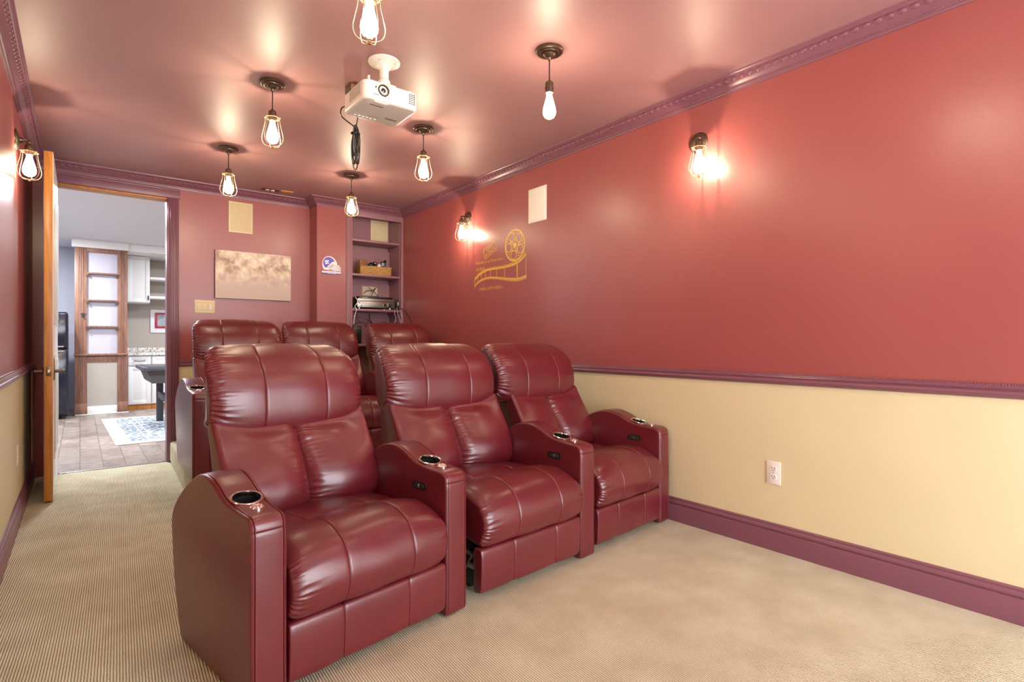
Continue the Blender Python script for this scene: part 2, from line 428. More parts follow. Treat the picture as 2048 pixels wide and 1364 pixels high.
# ------------------------------------------------------------------ upholstery
def pillow(prof_ctrl, x0, x1, seams=(), Rr=0.045, inset=0.03, nprof=150, shirr=0.0, shirr_at=(1, 1), shirr_zone=None, puff=0.004,
           lump=0.003, warp=None, nx=22, seed=0.0, mat_='leather', groove=0.0035, yseams=(), mb=None, closed_seam=True):
    """leather cushion: closed (y,z) profile swept along x, ends rounded in, stitched seams across, gathers at the ends"""
    P = spline(prof_ctrl, nprof, True)
    n = len(P)
    R0, R1 = Rr if isinstance(Rr, tuple) else (Rr, Rr)
    nor = []
    for i in range(n):
        t = P[(i + 2) % n] - P[i - 2]
        nor.append(Vector((t.y, -t.x)).normalized())
    area = sum(P[i].x * P[(i + 1) % n].y - P[(i + 1) % n].x * P[i].y for i in range(n))
    if area < 0: nor = [-q for q in nor]
    per = sum((P[i] - P[i - 1]).length for i in range(n))
    xs = [x0 + R0 * e for e in (0, .03, .09, .18, .3, .45, .65, .85)]
    xs += [x0 + R0 + (x1 - x0 - R0 - R1) * i / nx for i in range(nx + 1)]
    xs += [x1 - R1 * e for e in (.85, .65, .45, .3, .18, .09, .03, 0)]
    for s in seams:
        xs = [q for q in xs if abs(q - s) > 0.012]
        xs += [s + d for d in (-.011, -.006, -.003, -.0012, .0012, .0031, .0037, .0055, .011)]
    xs.sort()
    mats = []
    for a, b in zip(xs, xs[1:]):
        m = mat_
        for s in seams:
            c = (a + b) / 2 - s
            if abs(c) < .0011: m = 'crease'
            elif .0031 < c < .0037: m = 'thread'
        mats.append(m)
    edges = [x0] + sorted(seams) + [x1]
    vs, fs, fm = [], [], []
    for x in xs:
        k = 0.0
        for e, q in ((x - x0, R0), (x1 - x, R1)):
            if e < q: k = max(k, inset * min(1, q / .05) * (1 - math.sqrt(max(0, 1 - (1 - e / q) ** 2))))
        d0 = x - x0; d1 = x1 - x
        for i in range(n):
            s = per * i / n
            p, q = P[i], nor[i]
            h = -k
            for sm in seams: h -= groove * .75 * math.exp(-((x - sm) / .0035) ** 2)
            for a, b in zip(edges, edges[1:]):
                if a <= x <= b: h += puff * (1 - ((2 * x - a - b) / (b - a)) ** 2)
            for ys in yseams: h -= groove * 2.2 * math.exp(-((i / n - ys) * per / .006) ** 2)
            h += lump * noise.noise(Vector((x * 9, s * 7, seed)))
            if shirr:
                z = 1.0 if shirr_zone is None else shirr_zone(i / n)
                if z > 0:
                    f = 0
                    f += shirr_at[0] * math.exp(-(d0 / .045) ** 1.4) + shirr_at[1] * math.exp(-(d1 / .045) ** 1.4)
                    w = .42 - 1.5 * abs(noise.noise(Vector((s * 52, x * 8, seed + 3)))) ** .7 - .5 * abs(noise.noise(Vector((s * 90, x * 13, seed + 8)))) ** .8
                    w *= .6 + 1.1 * abs(noise.noise(Vector((s * 5, seed, 2.0))))
                    h += shirr * z * f * w
            y, zc = p.x + q.x * h, p.y + q.y * h
            xx = x
            if warp:
                q3 = warp(x, y, zc)
                if len(q3) == 3: xx, y, zc = q3
                else: y, zc = q3
            vs.append((xx, y, zc))
    for c in range(len(xs) - 1):
        for i in range(n):
            j = (i + 1) % n
            fs.append((c * n + i, c * n + j, (c + 1) * n + j, (c + 1) * n + i)); fm.append(mats[c])
    fs.append(tuple(range(n))); fm.append(mat_)
    L = (len(xs) - 1) * n
    fs.append(tuple(L + i for i in range(n))[::-1]); fm.append(mat_)
    mb = mb or MB()
    mb.add(vs, fs, fm)
    return mb

W = 0.62      # seat width
def seat_meshes():
    S = {}
    t1, t2 = W * 0.30, W * 0.72
    # --- headrest
    hp = [(.705, .722), (.668, .730), (.646, .755), (.636, .80), (.643, .86), (.672, .925), (.718, .978), (.783, 1.012), (.845, 1.028), (.895, 1.015),
          (.930, .965), (.935, .90), (.905, .80), (.86, .735), (.78, .712)]
    def narrow(x, y): return W / 2 + (x - W / 2) * (1 - .20 * sstep(.70, .94, y))
    def hw(x, y, z):
        u = max(-1, min(1, (2 * x / W - 1)))
        dip = 0.040 * (1 - u ** 4) * sstep(.87, .72, z)
        crown = 0.010 * (1 - u * u) * sstep(.95, 1.02, z)
        return narrow(x, y), y - 0.016 * (1 - u * u) * sstep(.95, .80, y), z - dip + crown
    S['headrest'] = pillow(hp, -.012, W + .010, (t1, t2), Rr=.055, inset=.028, nprof=420, shirr=.0125, shirr_at=(1, .4), puff=.002, lump=.005, warp=hw, seed=1.2,
                           shirr_zone=lambda u: 1.0 if u < .72 else 0.0).mesh('headrest')
    # --- two lumbar cushions
    bp = [(.520, .392), (.492, .43), (.500, .50), (.536, .58), (.585, .66), (.626, .725), (.642, .752), (.675, .758), (.700, .725), (.68, .65),
          (.65, .55), (.62, .42), (.58, .385)]
    for k, (a, b) in enumerate(((-.010, W / 2 + .004), (W / 2 - .004, W + .010))):
        def bw(x, y, z, a=a, b=b, k=k):
            u = (2 * x - a - b) / (b - a)
            y -= 0.030 * (1 - u * u) * math.exp(-((z - .52) / .10) ** 2) + .010 * (1 - u * u)
            return narrow(x, y), y, z - 0.036 * (1 - min(1, abs(2 * x / W - 1)) ** 4) * sstep(.66, .76, z)
        S['back%d' % k] = pillow(bp, a, b, (), Rr=(.025, .06) if k == 0 else (.06, .025), inset=.032, nprof=240, shirr=.0080, puff=0, lump=.011, warp=bw, seed=4.1 + 3 * k, nx=16,
                                 shirr_at=(k == 1, k == 0)).mesh('back_cushion')
    # --- seat cushion with waterfall front bolster
    sp = [(.62, .395), (.50, .408), (.36, .414), (.290, .408), (.266, .402), (.252, .417), (.222, .431), (.145, .439), (.085, .432), (.025, .405), (-.018, .360), (-.034, .310), (-.026, .262),
          (-.004, .226), (.03, .212), (.10, .22), (.3, .25), (.62, .27)]
    def sw(x, y, z):
        u = 2 * x / W - 1
        return y - .008 * (1 - u * u) * sstep(.10, -.02, y), z + .014 * (1 - u * u) * sstep(.33, .42, z) - .022 * abs(u) ** 5 * sstep(.36, .43, z)
    P = spline(sp, 400, True)
    ys = min(range(200), key=lambda i: abs(P[i].x - .262) + (0 if P[i].y > .4 else 9)) / 400
    lo = min(range(400), key=lambda i: (P[i] - Vector((.02, .40))).length) / 400
    hi = min(range(400), key=lambda i: (P[i] - Vector((.02, .214))).length) / 400
    S['seat'] = pillow(sp, .004, W - .004, (t1, t2), Rr=.045, inset=.026, nprof=520, shirr=.0125, shirr_at=(1, .6), puff=.002, lump=.004, warp=sw, seed=9.0, yseams=(ys,),
                       shirr_zone=lambda u: 1.0 if lo < u < hi else 0.0)
    # the tee panel behind the bolster seam carries no cross seams
    me = S['seat'].mesh('seat_cushion')
    li = [i for i, m in enumerate(me.materials) if m == M['leather']][0]
    for p in me.polygons:
        if p.material_index != li and p.center.y > .262: p.material_index = li
    S['seat'] = me
    # --- footrest panel
    fp = [(.02, .030), (.001, .045), (-.004, .10), (-.006, .15), (-.004, .19), (.004, .208), (.03, .210), (.05, .20), (.052, .12), (.05, .035)]
    S['foot'] = pillow(fp, .003, W - .003, (t1, t2), Rr=.018, inset=.010, nprof=90, puff=.003, lump=.0015, seed=12.0).mesh('footrest_panel')
    # --- shell behind the cushions
    mp = [(.60, .20), (.57, .40), (.66, .62), (.72, .76), (.80, .98), (.86, 1.0), (.93, .985), (.952, .93), (.93, .80), (.87, .55), (.81, .22), (.72, .18)]
    S['shell'] = pillow(mp, .022, W - .022, (), Rr=.02, inset=.014, nprof=110, puff=0, lump=.001, seed=15.0, nx=10, warp=lambda x, y, z: (narrow(x, y), y, z)).mesh('back_shell')
    # --- base and lifting mechanism
    b = MB(); b.box(.03, W - .03, .12, .70, .03, .23, 'blackmetal', .006)
    for x in (.03, W - .045):
        b.box(x, x + .012, .02, .13, .10, .125, 'steel', .002); b.box(x - .002, x + .010, .03, .15, .155, .175, 'steel', .002)
        b.tube([(x + .006, .03, .06), (x + .006, .10, .16), (x + .006, .14, .09)], .007, 'steel')
    b.box(.06, .10, .15, .25, .0, .03, 'black'); b.box(W - .10, W - .06, .15, .25, .0, .03, 'black')
    b.box(.06, .10, .60, .68, .0, .03, 'black'); b.box(W - .10, W - .06, .60, .68, .0, .03, 'black')
    S['base'] = b.mesh('base')
    # --- arm: hump-backed profile, sides faced flat, wrapped strip with stitched edges
    ap = [(.022, .004), (.008, .0055), (.0015, .014), (.000, .035), (.000, .10), (.000, .30), (.000, .44), (.001, .505), (.010, .534), (.035, .546), (.09, .551), (.15, .558), (.21, .573), (.27, .598),
          (.33, .616), (.39, .620), (.46, .606), (.54, .572), (.62, .528), (.69, .478), (.742, .42), (.757, .36), (.752, .28), (.72, .15), (.672, .04), (.662, .012), (.645, .004), (.6, .003),
          (.5, .003), (.2, .003), (.08, .0035)]
    A = .109
    n = 900; P = spline(ap, n, True); nor = []
    for i in range(n):
        t = P[(i + 1) % n] - P[i - 1]; nor.append(Vector((t.y, -t.x)).normalized())
    if sum(P[i].x * P[(i + 1) % n].y - P[(i + 1) % n].x * P[i].y for i in range(n)) < 0: nor = [-q for q in nor]
    prof_x = [(0, .012), (.0008, .0075), (.003, .0038), (.0065, .0010), (.0100, .0002), (.0112, .0016), (.0122, .0026), (.0132, .0016), (.0142, .0002),
              (.0156, 0), (.0170, -.0002), (.025, -.001), (.036, -.0016), (A / 2, -.002)]
    cols = prof_x + [(A - x, k) for x, k in prof_x[-2::-1]]
    vs, fs, fm = [], [], []
    for x, k in cols:
        for i in range(n):
            p = P[i]; g = 0
            if p.x < .02 and p.y > .4: g = .0018 * math.exp(-((p.y - .505) / .004) ** 2)
            w = 1 + .16 * sstep(.04, .22, p.x) * sstep(.30, .50, p.y)
            lum = .0012 * noise.noise(Vector((x * 20, p.x * 9, p.y * 9)))
            vs.append((A / 2 + (x - A / 2) * w, p.x - nor[i].x * (k + g) + nor[i].x * lum, p.y - nor[i].y * (k + g) + nor[i].y * lum))
    for c in range(len(cols) - 1):
        xm = (cols[c][0] + cols[c + 1][0]) / 2
        e = min(xm, A - xm)
        m = 'crease' if .0112 < e < .0132 else ('thread' if .0156 < e < .0170 else 'leather')
        for i in range(n):
            j = (i + 1) % n
            mm = m
            if m == 'thread' and (i % 5 > 2): mm = 'leather'
            if m == 'leather' and .0142 < e and P[i].x < .02 and .4 < P[i].y and abs(P[i].y - .505) < .0014: mm = 'crease'
            if m != 'leather' and (P[i].y < .02): mm = 'leather'
            fs.append((c * n + i, c * n + j, (c + 1) * n + j, (c + 1) * n + i)); fm.append(mm)
    # side faces: a ring inset then a fan keeps the broad sides clean
    for base, sgn in ((0, 0), ((len(cols) - 1) * n, 1)):
        fs.append(tuple(base + i for i in range(n))); fm.append('leather')
    am = MB(); am.add(vs, fs, fm)
    S['arm'] = am.mesh('armrest', angle=50)
    # bore the cup hole through the top of the arm
    o = bpy.data.objects.new('x', S['arm']); COL.objects.link(o)
    k = MB(); k.lathe([(0, -.058), (.0425, -.058), (.0425, .04), (0, .04)], 'black', seg=36)
    cu = place('y', k.mesh('y')); cu.location = (A / 2, .178, .567); cu.rotation_euler = (R(14), 0, 0)
    md = o.modifiers.new('b', 'BOOLEAN'); md.operation = 'DIFFERENCE'; md.object = cu; md.solver = 'EXACT'
    dg = bpy.context.evaluated_depsgraph_get(); dg.update()
    me = bpy.data.meshes.new_from_object(o.evaluated_get(dg)); me.name = 'armrest'
    bpy.data.objects.remove(o); bpy.data.objects.remove(cu)
    S['arm'] = me
    # --- arm fittings, in arm space
    c = MB()
    c.lathe([(.0415, -.006), (.0420, .0005), (.0490, .0005), (.0495, .003), (.046, .0055), (.0415, .0045), (.0402, -.004), (.0400, -.010)],
            'chrome', (0, 0, 0), 40)
    cup = c.mesh('cup_holder'); bl = MB(); bl.lathe([(.0, -.054), (.0390, -.054), (.0412, -.008), (.0404, -.007), (.0380, -.050), (.0, -.051)], 'black', seg=40)
    S['cup'] = cup; S['well'] = bl.mesh('cup_well')
    k = MB()
    k.lathe([(.0205, -.002), (.0205, .002), (.018, .0045), (.015, .005)], 'chrome', seg=28)
    for i in range(7):
        a = 2 * PI * i / 7
        k.ball((.0115 * math.cos(a), .0115 * math.sin(a), .005), .0062, 'chrome', (1, 1, .55), 10)
    k.ball((0, 0, .006), .0055, 'chrome', (1, 1, .6), 10)
    S['button'] = k.mesh('touch_button')
    q = MB()
    po = [(.030 + .016 * math.cos(a), .016 * math.sin(a)) for a in [R(d) for d in range(-90, 91, 15)]] + \
         [(-.030 + .016 * math.cos(a), .016 * math.sin(a)) for a in [R(d) for d in range(90, 271, 15)]]
    q.prism(po, lambda a, b, d: (d, a, b), -.004, .003, 'black')
    q.prism([(a * .7, b * .6) for a, b in po], lambda a, b, d: (d, a, b), -.007, -.003, 'slot')
    q.box(-.009, -.004, -.004, .004, -.007, .007, 'steel', .001)
    S['control'] = q.mesh('control_panel')
    return S

SM = seat_meshes()
ARM = .109
def armrest(root, x, control=None):
    """x: outer-left of the arm in chair space; control: +1 panel on its left side, -1 on its right"""
    a = place('armrest', SM['arm'], root, (x, 0, 0))
    h = place('cup_holder', SM['cup'], a, (ARM / 2, .178, .567)); h['label'] = 'chrome-rimmed cup holder'
    h.rotation_euler = (R(14), 0, 0)
    w = place('cup_well', SM['well'], a, (ARM / 2, .178, .567)); w.rotation_euler = (R(14), 0, 0); w['label'] = 'black inside of cup holder'
    b = place('touch_button', SM['button'], a, (ARM / 2, .095, .5545)); b.rotation_euler = (R(5), 0, 0); b['label'] = 'chrome flower-shaped button'
    if control is not None:
        c = place('control_panel', SM['control'], a, (-.004 if control > 0 else ARM + .004, .172, .478))
        if control < 0: c.rotation_euler = (0, 0, PI)
        c['label'] = 'black oval seat control'
    return a

def recliner(label, loc, rz, left=False, right=True, group=None, arm_x=W + .001, seat=(0, 1), back=(0, 1), head=None, sy=1.0, sx=1.0):
    """seat / back: (sideways shift, sideways stretch) of those cushions within the unit"""
    t = thing('recliner', label, 'armchair', loc, R(rz), group)
    t.scale = (sx, sy, 1)
    for nm, key, (dx, k) in (('seat_cushion', 'seat', seat), ('footrest_panel', 'foot', seat), ('base', 'base', seat), ('headrest', 'headrest', head or back),
                             ('back_cushion', 'back0', back), ('back_cushion', 'back1', back), ('back_shell', 'shell', back)):
        place(nm, SM[key], t, (dx, 0, 0)).scale = (k, 1, 1)
    if left: armrest(t, -ARM - .002)
    if right: armrest(t, arm_x, 1)
    return t

F = 'front row of burgundy leather recliners'
B = 'back row of burgundy leather recliners on the platform'
recliner('burgundy leather recliner with two cup-holder arms, nearest the door side of the front row', (.482, 1.668, 0), 9.5, left=True, group=F, sy=.90, sx=.985)
recliner('middle burgundy recliner of the front row, a dark gap left of its footrest', (1.215, 1.785, 0), 4.6, group=F, arm_x=.664, seat=(.042, 1.0), back=(0, 1.06), sy=.96)
recliner('burgundy leather recliner of the front row whose arm touches the tan wall', (2.000, 1.856, 0), 6.2, group=F, arm_x=.608, seat=(.012, .962), back=(.030, .945), head=(-.045, 1.06), sy=.97)
PZ = .18
recliner('burgundy leather recliner in the back row beside the open doorway', (.65, 3.86, PZ), 0, left=True, right=False, group=B, sx=.965)
recliner('middle burgundy leather recliner of the back row, below the helmet sign', (1.280, 3.86, PZ), 0, group=B, sx=.965, arm_x=W + .001)
recliner('burgundy leather recliner of the back row standing in front of the bookcase', (2.012, 3.86, PZ), 0, group=B, sx=.965)
# ------------------------------------------------------------------ the room shell
XL, XR, YB, YN, ZC = -.285, 2.735, 5.56, 5.35, 2.455     # left, right, back, column front, ceiling
Y0 = -1.6
DZ, D0, D1 = 2.29, -.152, .602                            # doorway top, left, right
def quad(mb, pts, m): mb.add(pts, [tuple(range(len(pts)))], m)

m = MB(); m.box(XL - .12, XR + .12, Y0, YB + .03, -.12, 0, 'carpet'); struct(m.build('floor', smooth=False))
m = MB(); m.prism([(.548, 3.72), (XR, 3.72), (XR, YB), (.612, YB)], lambda a, b, d: (a, b, d), .001, PZ, 'carpet')
o = struct(m.build('floor_platform', smooth=False)); bv = o.modifiers.new('nosing', 'BEVEL'); bv.width = .022; bv.segments = 4
m = MB(); m.box(XL - .12, XR + .12, Y0, YB + .12, ZC, ZC + .1, 'ceil'); struct(m.build('ceiling', smooth=False))
RAIL = .85
def two_tone(name, a):
    m = MB(); x0, x1, y0, y1 = a
    m.box(x0, x1, y0, y1, 0, RAIL, 'tan'); m.box(x0, x1, y0, y1, RAIL, ZC, 'red')
    return struct(m.build(name, smooth=False))
two_tone('wall_left', (XL - .12, XL, Y0, YB + .12))
two_tone('wall_right', (XR, XR + .12, Y0, YB + .12))
m = MB()
for (x0, x1, z0, z1) in ((XL, D0, 0, ZC), (D0, D1, DZ, ZC), (D1, 2.10, RAIL, ZC)): m.box(x0, x1, YB, YB + .12, z0, z1, 'red')
m.box(D1, 2.10, YB, YB + .12, 0, RAIL, 'tan')
m.box(1.812, 2.105, YN, YB, 0, RAIL, 'tan'); m.box(1.812, 2.105, YN, YB, RAIL, ZC, 'red')
m.box(2.10, XR, YB + .08, YB + .12, 0, ZC, 'red')
struct(m.build('wall_back', smooth=False))

# unseen wall behind the camera, its broad opening added for light on the chairs
m = MB()
for x0, x1, z0, z1 in ((XL - .12, .75, 0, ZC), (2.62, XR + .12, 0, ZC), (.75, 2.62, 2.12, ZC)): m.box(x0, x1, Y0 - .12, Y0, z0, z1, 'red')
struct(m.build('wall_front', smooth=False))

# trims --------------------------------------------------------------
CR = [(.000, .000), (.006, .000), (.008, .010), (.014, .012), (.015, .020), (.022, .027), (.034, .034), (.044, .046), (.050, .058), (.058, .060), (.062, .066), (.070, .070), (.072, .078), (.0, .078)]
def moulding(name, path, prof, z0, mt='plum', eggs=None, beads=None):
    """path: list of (x,y) along the wall; profile stands out to the left of travel; mitred at corners"""
    m = MB(); n = len(prof); P = [Vector((a, b)) for a, b in path]
    def off(i):
        d = []
        if i > 0: d.append((P[i] - P[i - 1]).normalized())
        if i < len(P) - 1: d.append((P[i + 1] - P[i]).normalized())
        ns = [Vector((-q.y, q.x)) for q in d]
        if len(ns) == 1: return ns[0]
        b = (ns[0] + ns[1]); return b / max(b.dot(ns[0]), .2)
    vs, fs = [], []
    for i in range(len(P)):
        o = off(i)
        for d, h in prof: q = P[i] + o * d; vs.append((q.x, q.y, z0 + h))
    for i in range(len(P) - 1):
        for k in range(n): l = (k + 1) % n; fs.append((i * n + k, (i + 1) * n + k, (i + 1) * n + l, i * n + l))
    fs.append(tuple(range(n))); fs.append(tuple((len(P) - 1) * n + k for k in range(n))[::-1])
    m.add(vs, fs, mt)
    for spec in (eggs, beads):
        if not spec: continue
        pitch, d, h, sz, seg = spec
        for a, b in zip(P, P[1:]):
            L = (b - a).length; t = (b - a).normalized(); nn = Vector((-t.y, t.x))
            if L < .12: continue
            cnt = int((L - .08) / pitch)
            for k in range(cnt):
                s = .06 + pitch * (k + .5)
                c = a + t * s + nn * d
                bm = bmesh.new(); bmesh.ops.create_uvsphere(bm, u_segments=seg, v_segments=max(5, seg // 2 + 1), radius=1)
                for v in bm.verts:
                    q = v.co
                    u, w, z = q.x * sz[0], q.y * sz[1], q.z * sz[2]
                    # lean the egg onto the sloping cove
                    w2, z2 = w * .75 + z * .66, -w * .66 + z * .75
                    v.co = Vector((c.x + t.x * u + nn.x * w2, c.y + t.y * u + nn.y * w2, z0 + h + z2))
                m.bm(bm, mt)
                if sz[0] > .01:
                    c2 = c + t * pitch * .5
                    m.tube([(c2.x, c2.y, z0 + h + .014), (c2.x - nn.x * .008, c2.y - nn.y * .008, z0 + h - .008)], .0028, mt, 6)
    return struct(m.build(name))
ZCR = ZC - .078
EG, BD = (.044, .046, .049, (.015, .006, .012), 10), (.011, .0145, .016, (.0042, .003, .0032), 6)
moulding('trim_1', [(XR, Y0), (XR, YN)], CR, ZCR, eggs=EG, beads=BD)
moulding('trim_2', [(XR, YN), (1.812, YN), (1.812, YB), (XL, YB)], CR, ZCR, eggs=EG)
moulding('trim_3', [(XL, YB), (XL, Y0)], CR, ZCR, eggs=EG, beads=BD)
RL = [(0, 0), (.006, 0), (.012, .004), (.020, .010), (.024, .018), (.022, .027), (.014, .031), (.014, .034), (.018, .037), (.014, .041), (.014, .044), (.010, .047), (.008, .053), (.004, .056), (0, .056)]
moulding('trim_4', [(XR, Y0), (XR, YN)], RL, .833, beads=(.009, .008, .052, (.0034, .003, .003), 6))
moulding('trim_5', [(XL, YB - .02), (XL, Y0)], RL, .833, beads=(.009, .008, .052, (.0034, .003, .003), 6))
moulding('trim_6', [(1.812, YB), (.680, YB)], RL, .826)
BS = [(0, 0), (.018, 0), (.018, .092), (.015, .096), (.010, .097), (.010, .101), (.015, .104), (.0155, .110), (.012, .118), (.0075, .121), (.0075, .125), (.009, .130), (.005, .135), (0, .136)]
moulding('baseboard_right', [(XR, Y0), (XR, 3.71)], BS, 0)
moulding('baseboard_left', [(XL, YB), (XL, Y0)], BS, 0)
moulding('baseboard_back', [(1.812, YB), (.680, YB)], BS, PZ)
# doorway casing
def casing(name, segs, mt='plum'):
    m = MB()
    for x0, x1, z0, z1 in segs:
        m.box(x0, x1, YB - .018, YB, z0, z1, mt, .003)
        if z1 - z0 > 1:
            for k in (.25, .5, .75): xx = x0 + (x1 - x0) * k; m.box(xx - .004, xx + .004, YB - .023, YB - .017, z0 + .01, z1 - .005, mt, .002)
        else: m.box(x0, x1, YB - .026, YB - .017, z1 - .02, z1 - .004, mt, .003)
    return struct(m.build(name))
casing('trim_7', [(.598, .678, 0.0, DZ + .004), (XL + .005, .688, DZ + .004, ZCR)])
m = MB()
m.box(D1 - .012, D1 - .001, YB - .004, YB + .125, .0, DZ - .001, 'plum', .002); m.box(D0 + .001, D0 + .012, YB - .004, YB + .125, 0, DZ - .001, 'plum', .002)
m.box(D0 + .012, D1 - .012, YB - .004, YB + .125, DZ - .013, DZ - .001, 'oak', .002)
m.box(D0, D1, YB + .02, YB + .05, .0, .006, 'steel', .002)
struct(m.build('trim_8'))

# built-in bookcase in the column ---------------------------------------
t = thing('built_in_bookcase', 'plum-painted built-in bookcase with open shelves at the right end of the back wall', 'bookcase', (2.105, YN, 0))
m = MB()
m.box(-.001, .060, -.012, .02, PZ, ZCR + .002, 'plum_wall', .003); m.box(.045, .060, -.018, -.010, PZ, ZCR, 'plum_wall', .002); m.box(.004, .014, -.017, -.010, PZ, ZCR, 'plum_wall', .002)
m.box(.605, .631, -.012, .02, PZ, ZCR + .002, 'plum_wall', .003)
m.box(.058, .607, -.0115, .019, 2.325, ZCR + .002, 'plum_wall', .002)
m.build('face_frame', t)
m = MB(); m.box(.04, .060, .02, .278, PZ, ZC - .01, 'plum_wall'); m.build('side_panel', t)
m = MB(); m.box(.600, .628, .02, .278, PZ, ZC - .01, 'plum_wall'); m.build('side_panel', t)
m = MB()   # back panel with the cable cut-out
hx0, hx1, hz0, hz1 = .285, .465, 1.545, 1.645
for a in ((.06, hx0, PZ, ZC - .01), (hx1, .60, PZ, ZC - .01), (hx0, hx1, PZ, hz0), (hx0, hx1, hz1, ZC - .01)): m.box(a[0], a[1], .270, .278, a[2], a[3], 'plum_wall')
m.build('back_panel', t)
m = MB(); m.box(hx0 - .004, hx1 + .004, .279, .287, hz0 - .004, hz1 + .004, 'drywall'); o = m.build('cable_opening', t); o['label'] = 'rough cut-out showing bare board'
SHZ = [2.098, 1.743, 1.382, 1.02]
for z in SHZ:
    m = MB(); m.box(.061, .599, .0, .268, z - .024, z, 'plum_wall', .004); s = m.build('shelf', t)
    for x0, x1 in ((.0605, .078), (.582, .5995)):
        m = MB(); m.prism([(.01, z - .025), (.266, z - .025), (.266, z - .062), (.04, z - .044)], lambda a, b, d: (d, a, b), x0, x1, 'plum_wall'); m.build('shelf_bracket', s)

# door ---------------------------------------------------------------------
d = place('door_1', None, None, (-.160, 5.515, .012)); struct(d, 'oak-edged door leaf standing open along the left wall')
m = MB()
DW, DH, DT = .885, 2.268, .043
m.box(-DT / 2, DT / 2, -DW, 0, 0, DH, 'oak', .0015)
m.build('door_leaf', d)
m = MB()
m.box(DT / 2 - .0005, DT / 2 + .0025, -DW + .002, -.002, .002, DH - .002, 'white_paint')
for z0, z1 in ((.25, .95), (1.15, 2.08)):
    for y0, y1 in ((-DW + .11, -DW / 2 - .05), (-DW / 2 + .05, -.11)):
        m.box(DT / 2 + .002, DT / 2 + .007, y0, y1, z0, z1, 'white_paint', .003); m.box(DT / 2 + .006, DT / 2 + .011, y0 + .04, y1 - .04, z0 + .04, z1 - .04, 'white_paint', .003)
o = m.build('white_face', d); o['label'] = 'white panelled face of the door'
m = MB(); m.box(-DT / 2 - .0025, -DT / 2 + .0005, -DW + .002, -.002, .002, DH - .002, 'plum'); o = m.build('plum_face', d); o['label'] = 'plum-painted face of the door'
m = MB(); hz = .84
m.box(-.013, .013, -DW - .0015, -DW + .003, hz - .03, hz + .03, 'bronze', .001); m.box(-.007, .007, -DW - .008, -DW, hz - .012, hz + .012, 'brass', .002)
o = m.build('latch_plate', d); o['label'] = 'bronze latch plate on the door edge'
for sgn in (1, -1):
    m = MB(); x = sgn * DT / 2
    ax = Matrix.Rotation(sgn * PI / 2, 3, 'Y')
    if sgn > 0: m.box(x, x + .008, -DW + .03, -DW + .10, hz - .06, hz + .085, 'bronze', .003)
    else: m.lathe([(0, .009), (.024, .009), (.030, .004), (.031, 0)], 'bronze', (x, -DW + .065, hz), 24, ax)
    m.lathe([(.012, 0), (.011, .02), (.010, .048), (.0, .050)], 'bronze', (x + sgn * .004, -DW + .065, hz), 16, ax)
    m.tube(spline([(x + sgn * .046, -DW + .065, hz), (x + sgn * .052, -DW + .08, hz), (x + sgn * .052, -DW + .12, hz + .002), (x + sgn * .050, -DW + .175, hz - .004)], 14), .0085, 'bronze', 10)
    m.build('door_handle', d)

# ------------------------------------------------------------------ lamps
def core_meshes():
    C = {}
    m = MB(); m.lathe([(.0, .012), (.004, .012), (.006, .004), (.012, 0), (.018, -.004), (.0205, -.010), (.0205, -.030), (.0225, -.032), (.0225, -.037), (.0195, -.040), (.0195, -.056), (.0, -.056)], 'bronze', seg=28)
    C['socket'] = m.mesh('light_socket')
    m = MB(); m.lathe([(.013, -.054), (.0135, -.066), (.016, -.078), (.022, -.100), (.0295, -.128), (.032, -.146), (.030, -.160), (.023, -.172), (.012, -.179), (.0, -.181)], 'bulb', seg=32)
    C['bulb'] = m.mesh('bulb')
    m = MB()
    for k in range(5):
        a = 2 * PI * k / 5
        m.tube([(.006 * math.cos(a), .006 * math.sin(a), -.085), (.010 * math.cos(a), .010 * math.sin(a), -.145)], .0008, 'filament', 5)
    C['filament'] = m.mesh('filament')
    m = MB()
    side = [(.026, -.034), (.037, -.040), (.038, -.048), (.041, -.075), (.050, -.115), (.056, -.145), (.054, -.166), (.044, -.184), (.026, -.194), (.004, -.197)]
    for k in range(6):
        a = 2 * PI * (k + .35) / 6
        m.tube(spline([(r * math.cos(a), r * math.sin(a), z) for r, z in side], 30), .0016, 'wire', 6)
        m.ball((.041 * math.cos(a), .041 * math.sin(a), -.040), .004, 'wire', seg=8)
    m.tube([(.0375 * math.cos(2 * PI * i / 36), .0375 * math.sin(2 * PI * i / 36), -.041) for i in range(36)], .0018, 'wire', 6, closed=True)
    m.lathe([(.0225, -.033), (.037, -.0385), (.037, -.0410), (.0225, -.039)], 'bronze', seg=28)
    m.lathe([(0, -.192), (.005, -.193), (.005, -.206), (.0, -.207)], 'brass', seg=12)
    C['cage'] = m.mesh('wire_cage')
    m = MB(); m.lathe([(0, 0), (.064, 0), (.066, -.004), (.066, -.010), (.061, -.015), (.053, -.0165), (.050, -.015), (.047, -.017), (.046, -.021), (.036, -.024), (.030, -.023), (.027, -.027), (.018, -.034), (.010, -.038), (.008, -.048), (.004, -.052), (0, -.052)], 'bronze', seg=40)
    C['canopy'] = m.mesh('canopy')
    m = MB(); m.tube([(0, 0, -.05), (0, 0, -.147)], .0032, 'blackmetal', 8); C['cord'] = m.mesh('cord')
    return C
CM = core_meshes()
BULB_W = 9.0
def filament_light(parent, z=-.125, power=None, warm=(1.0, .84, .58)):
    l = bpy.data.lights.new('filament_light', 'POINT'); l.energy = power or BULB_W; l.color = warm; l.shadow_soft_size = .009
    o = bpy.data.objects.new('filament_light', l); COL.objects.link(o); o.parent = parent; o.location = (0, 0, z)
def socket(parent, loc, cage=True, power=None):
    s = place('light_socket', CM['socket'], parent, loc)
    b = place('bulb', CM['bulb'], s); b['label'] = 'lit filament bulb'; place('filament', CM['filament'], s)
    if cage: place('wire_cage', CM['cage'], s)
    filament_light(s, power=power)
    return s
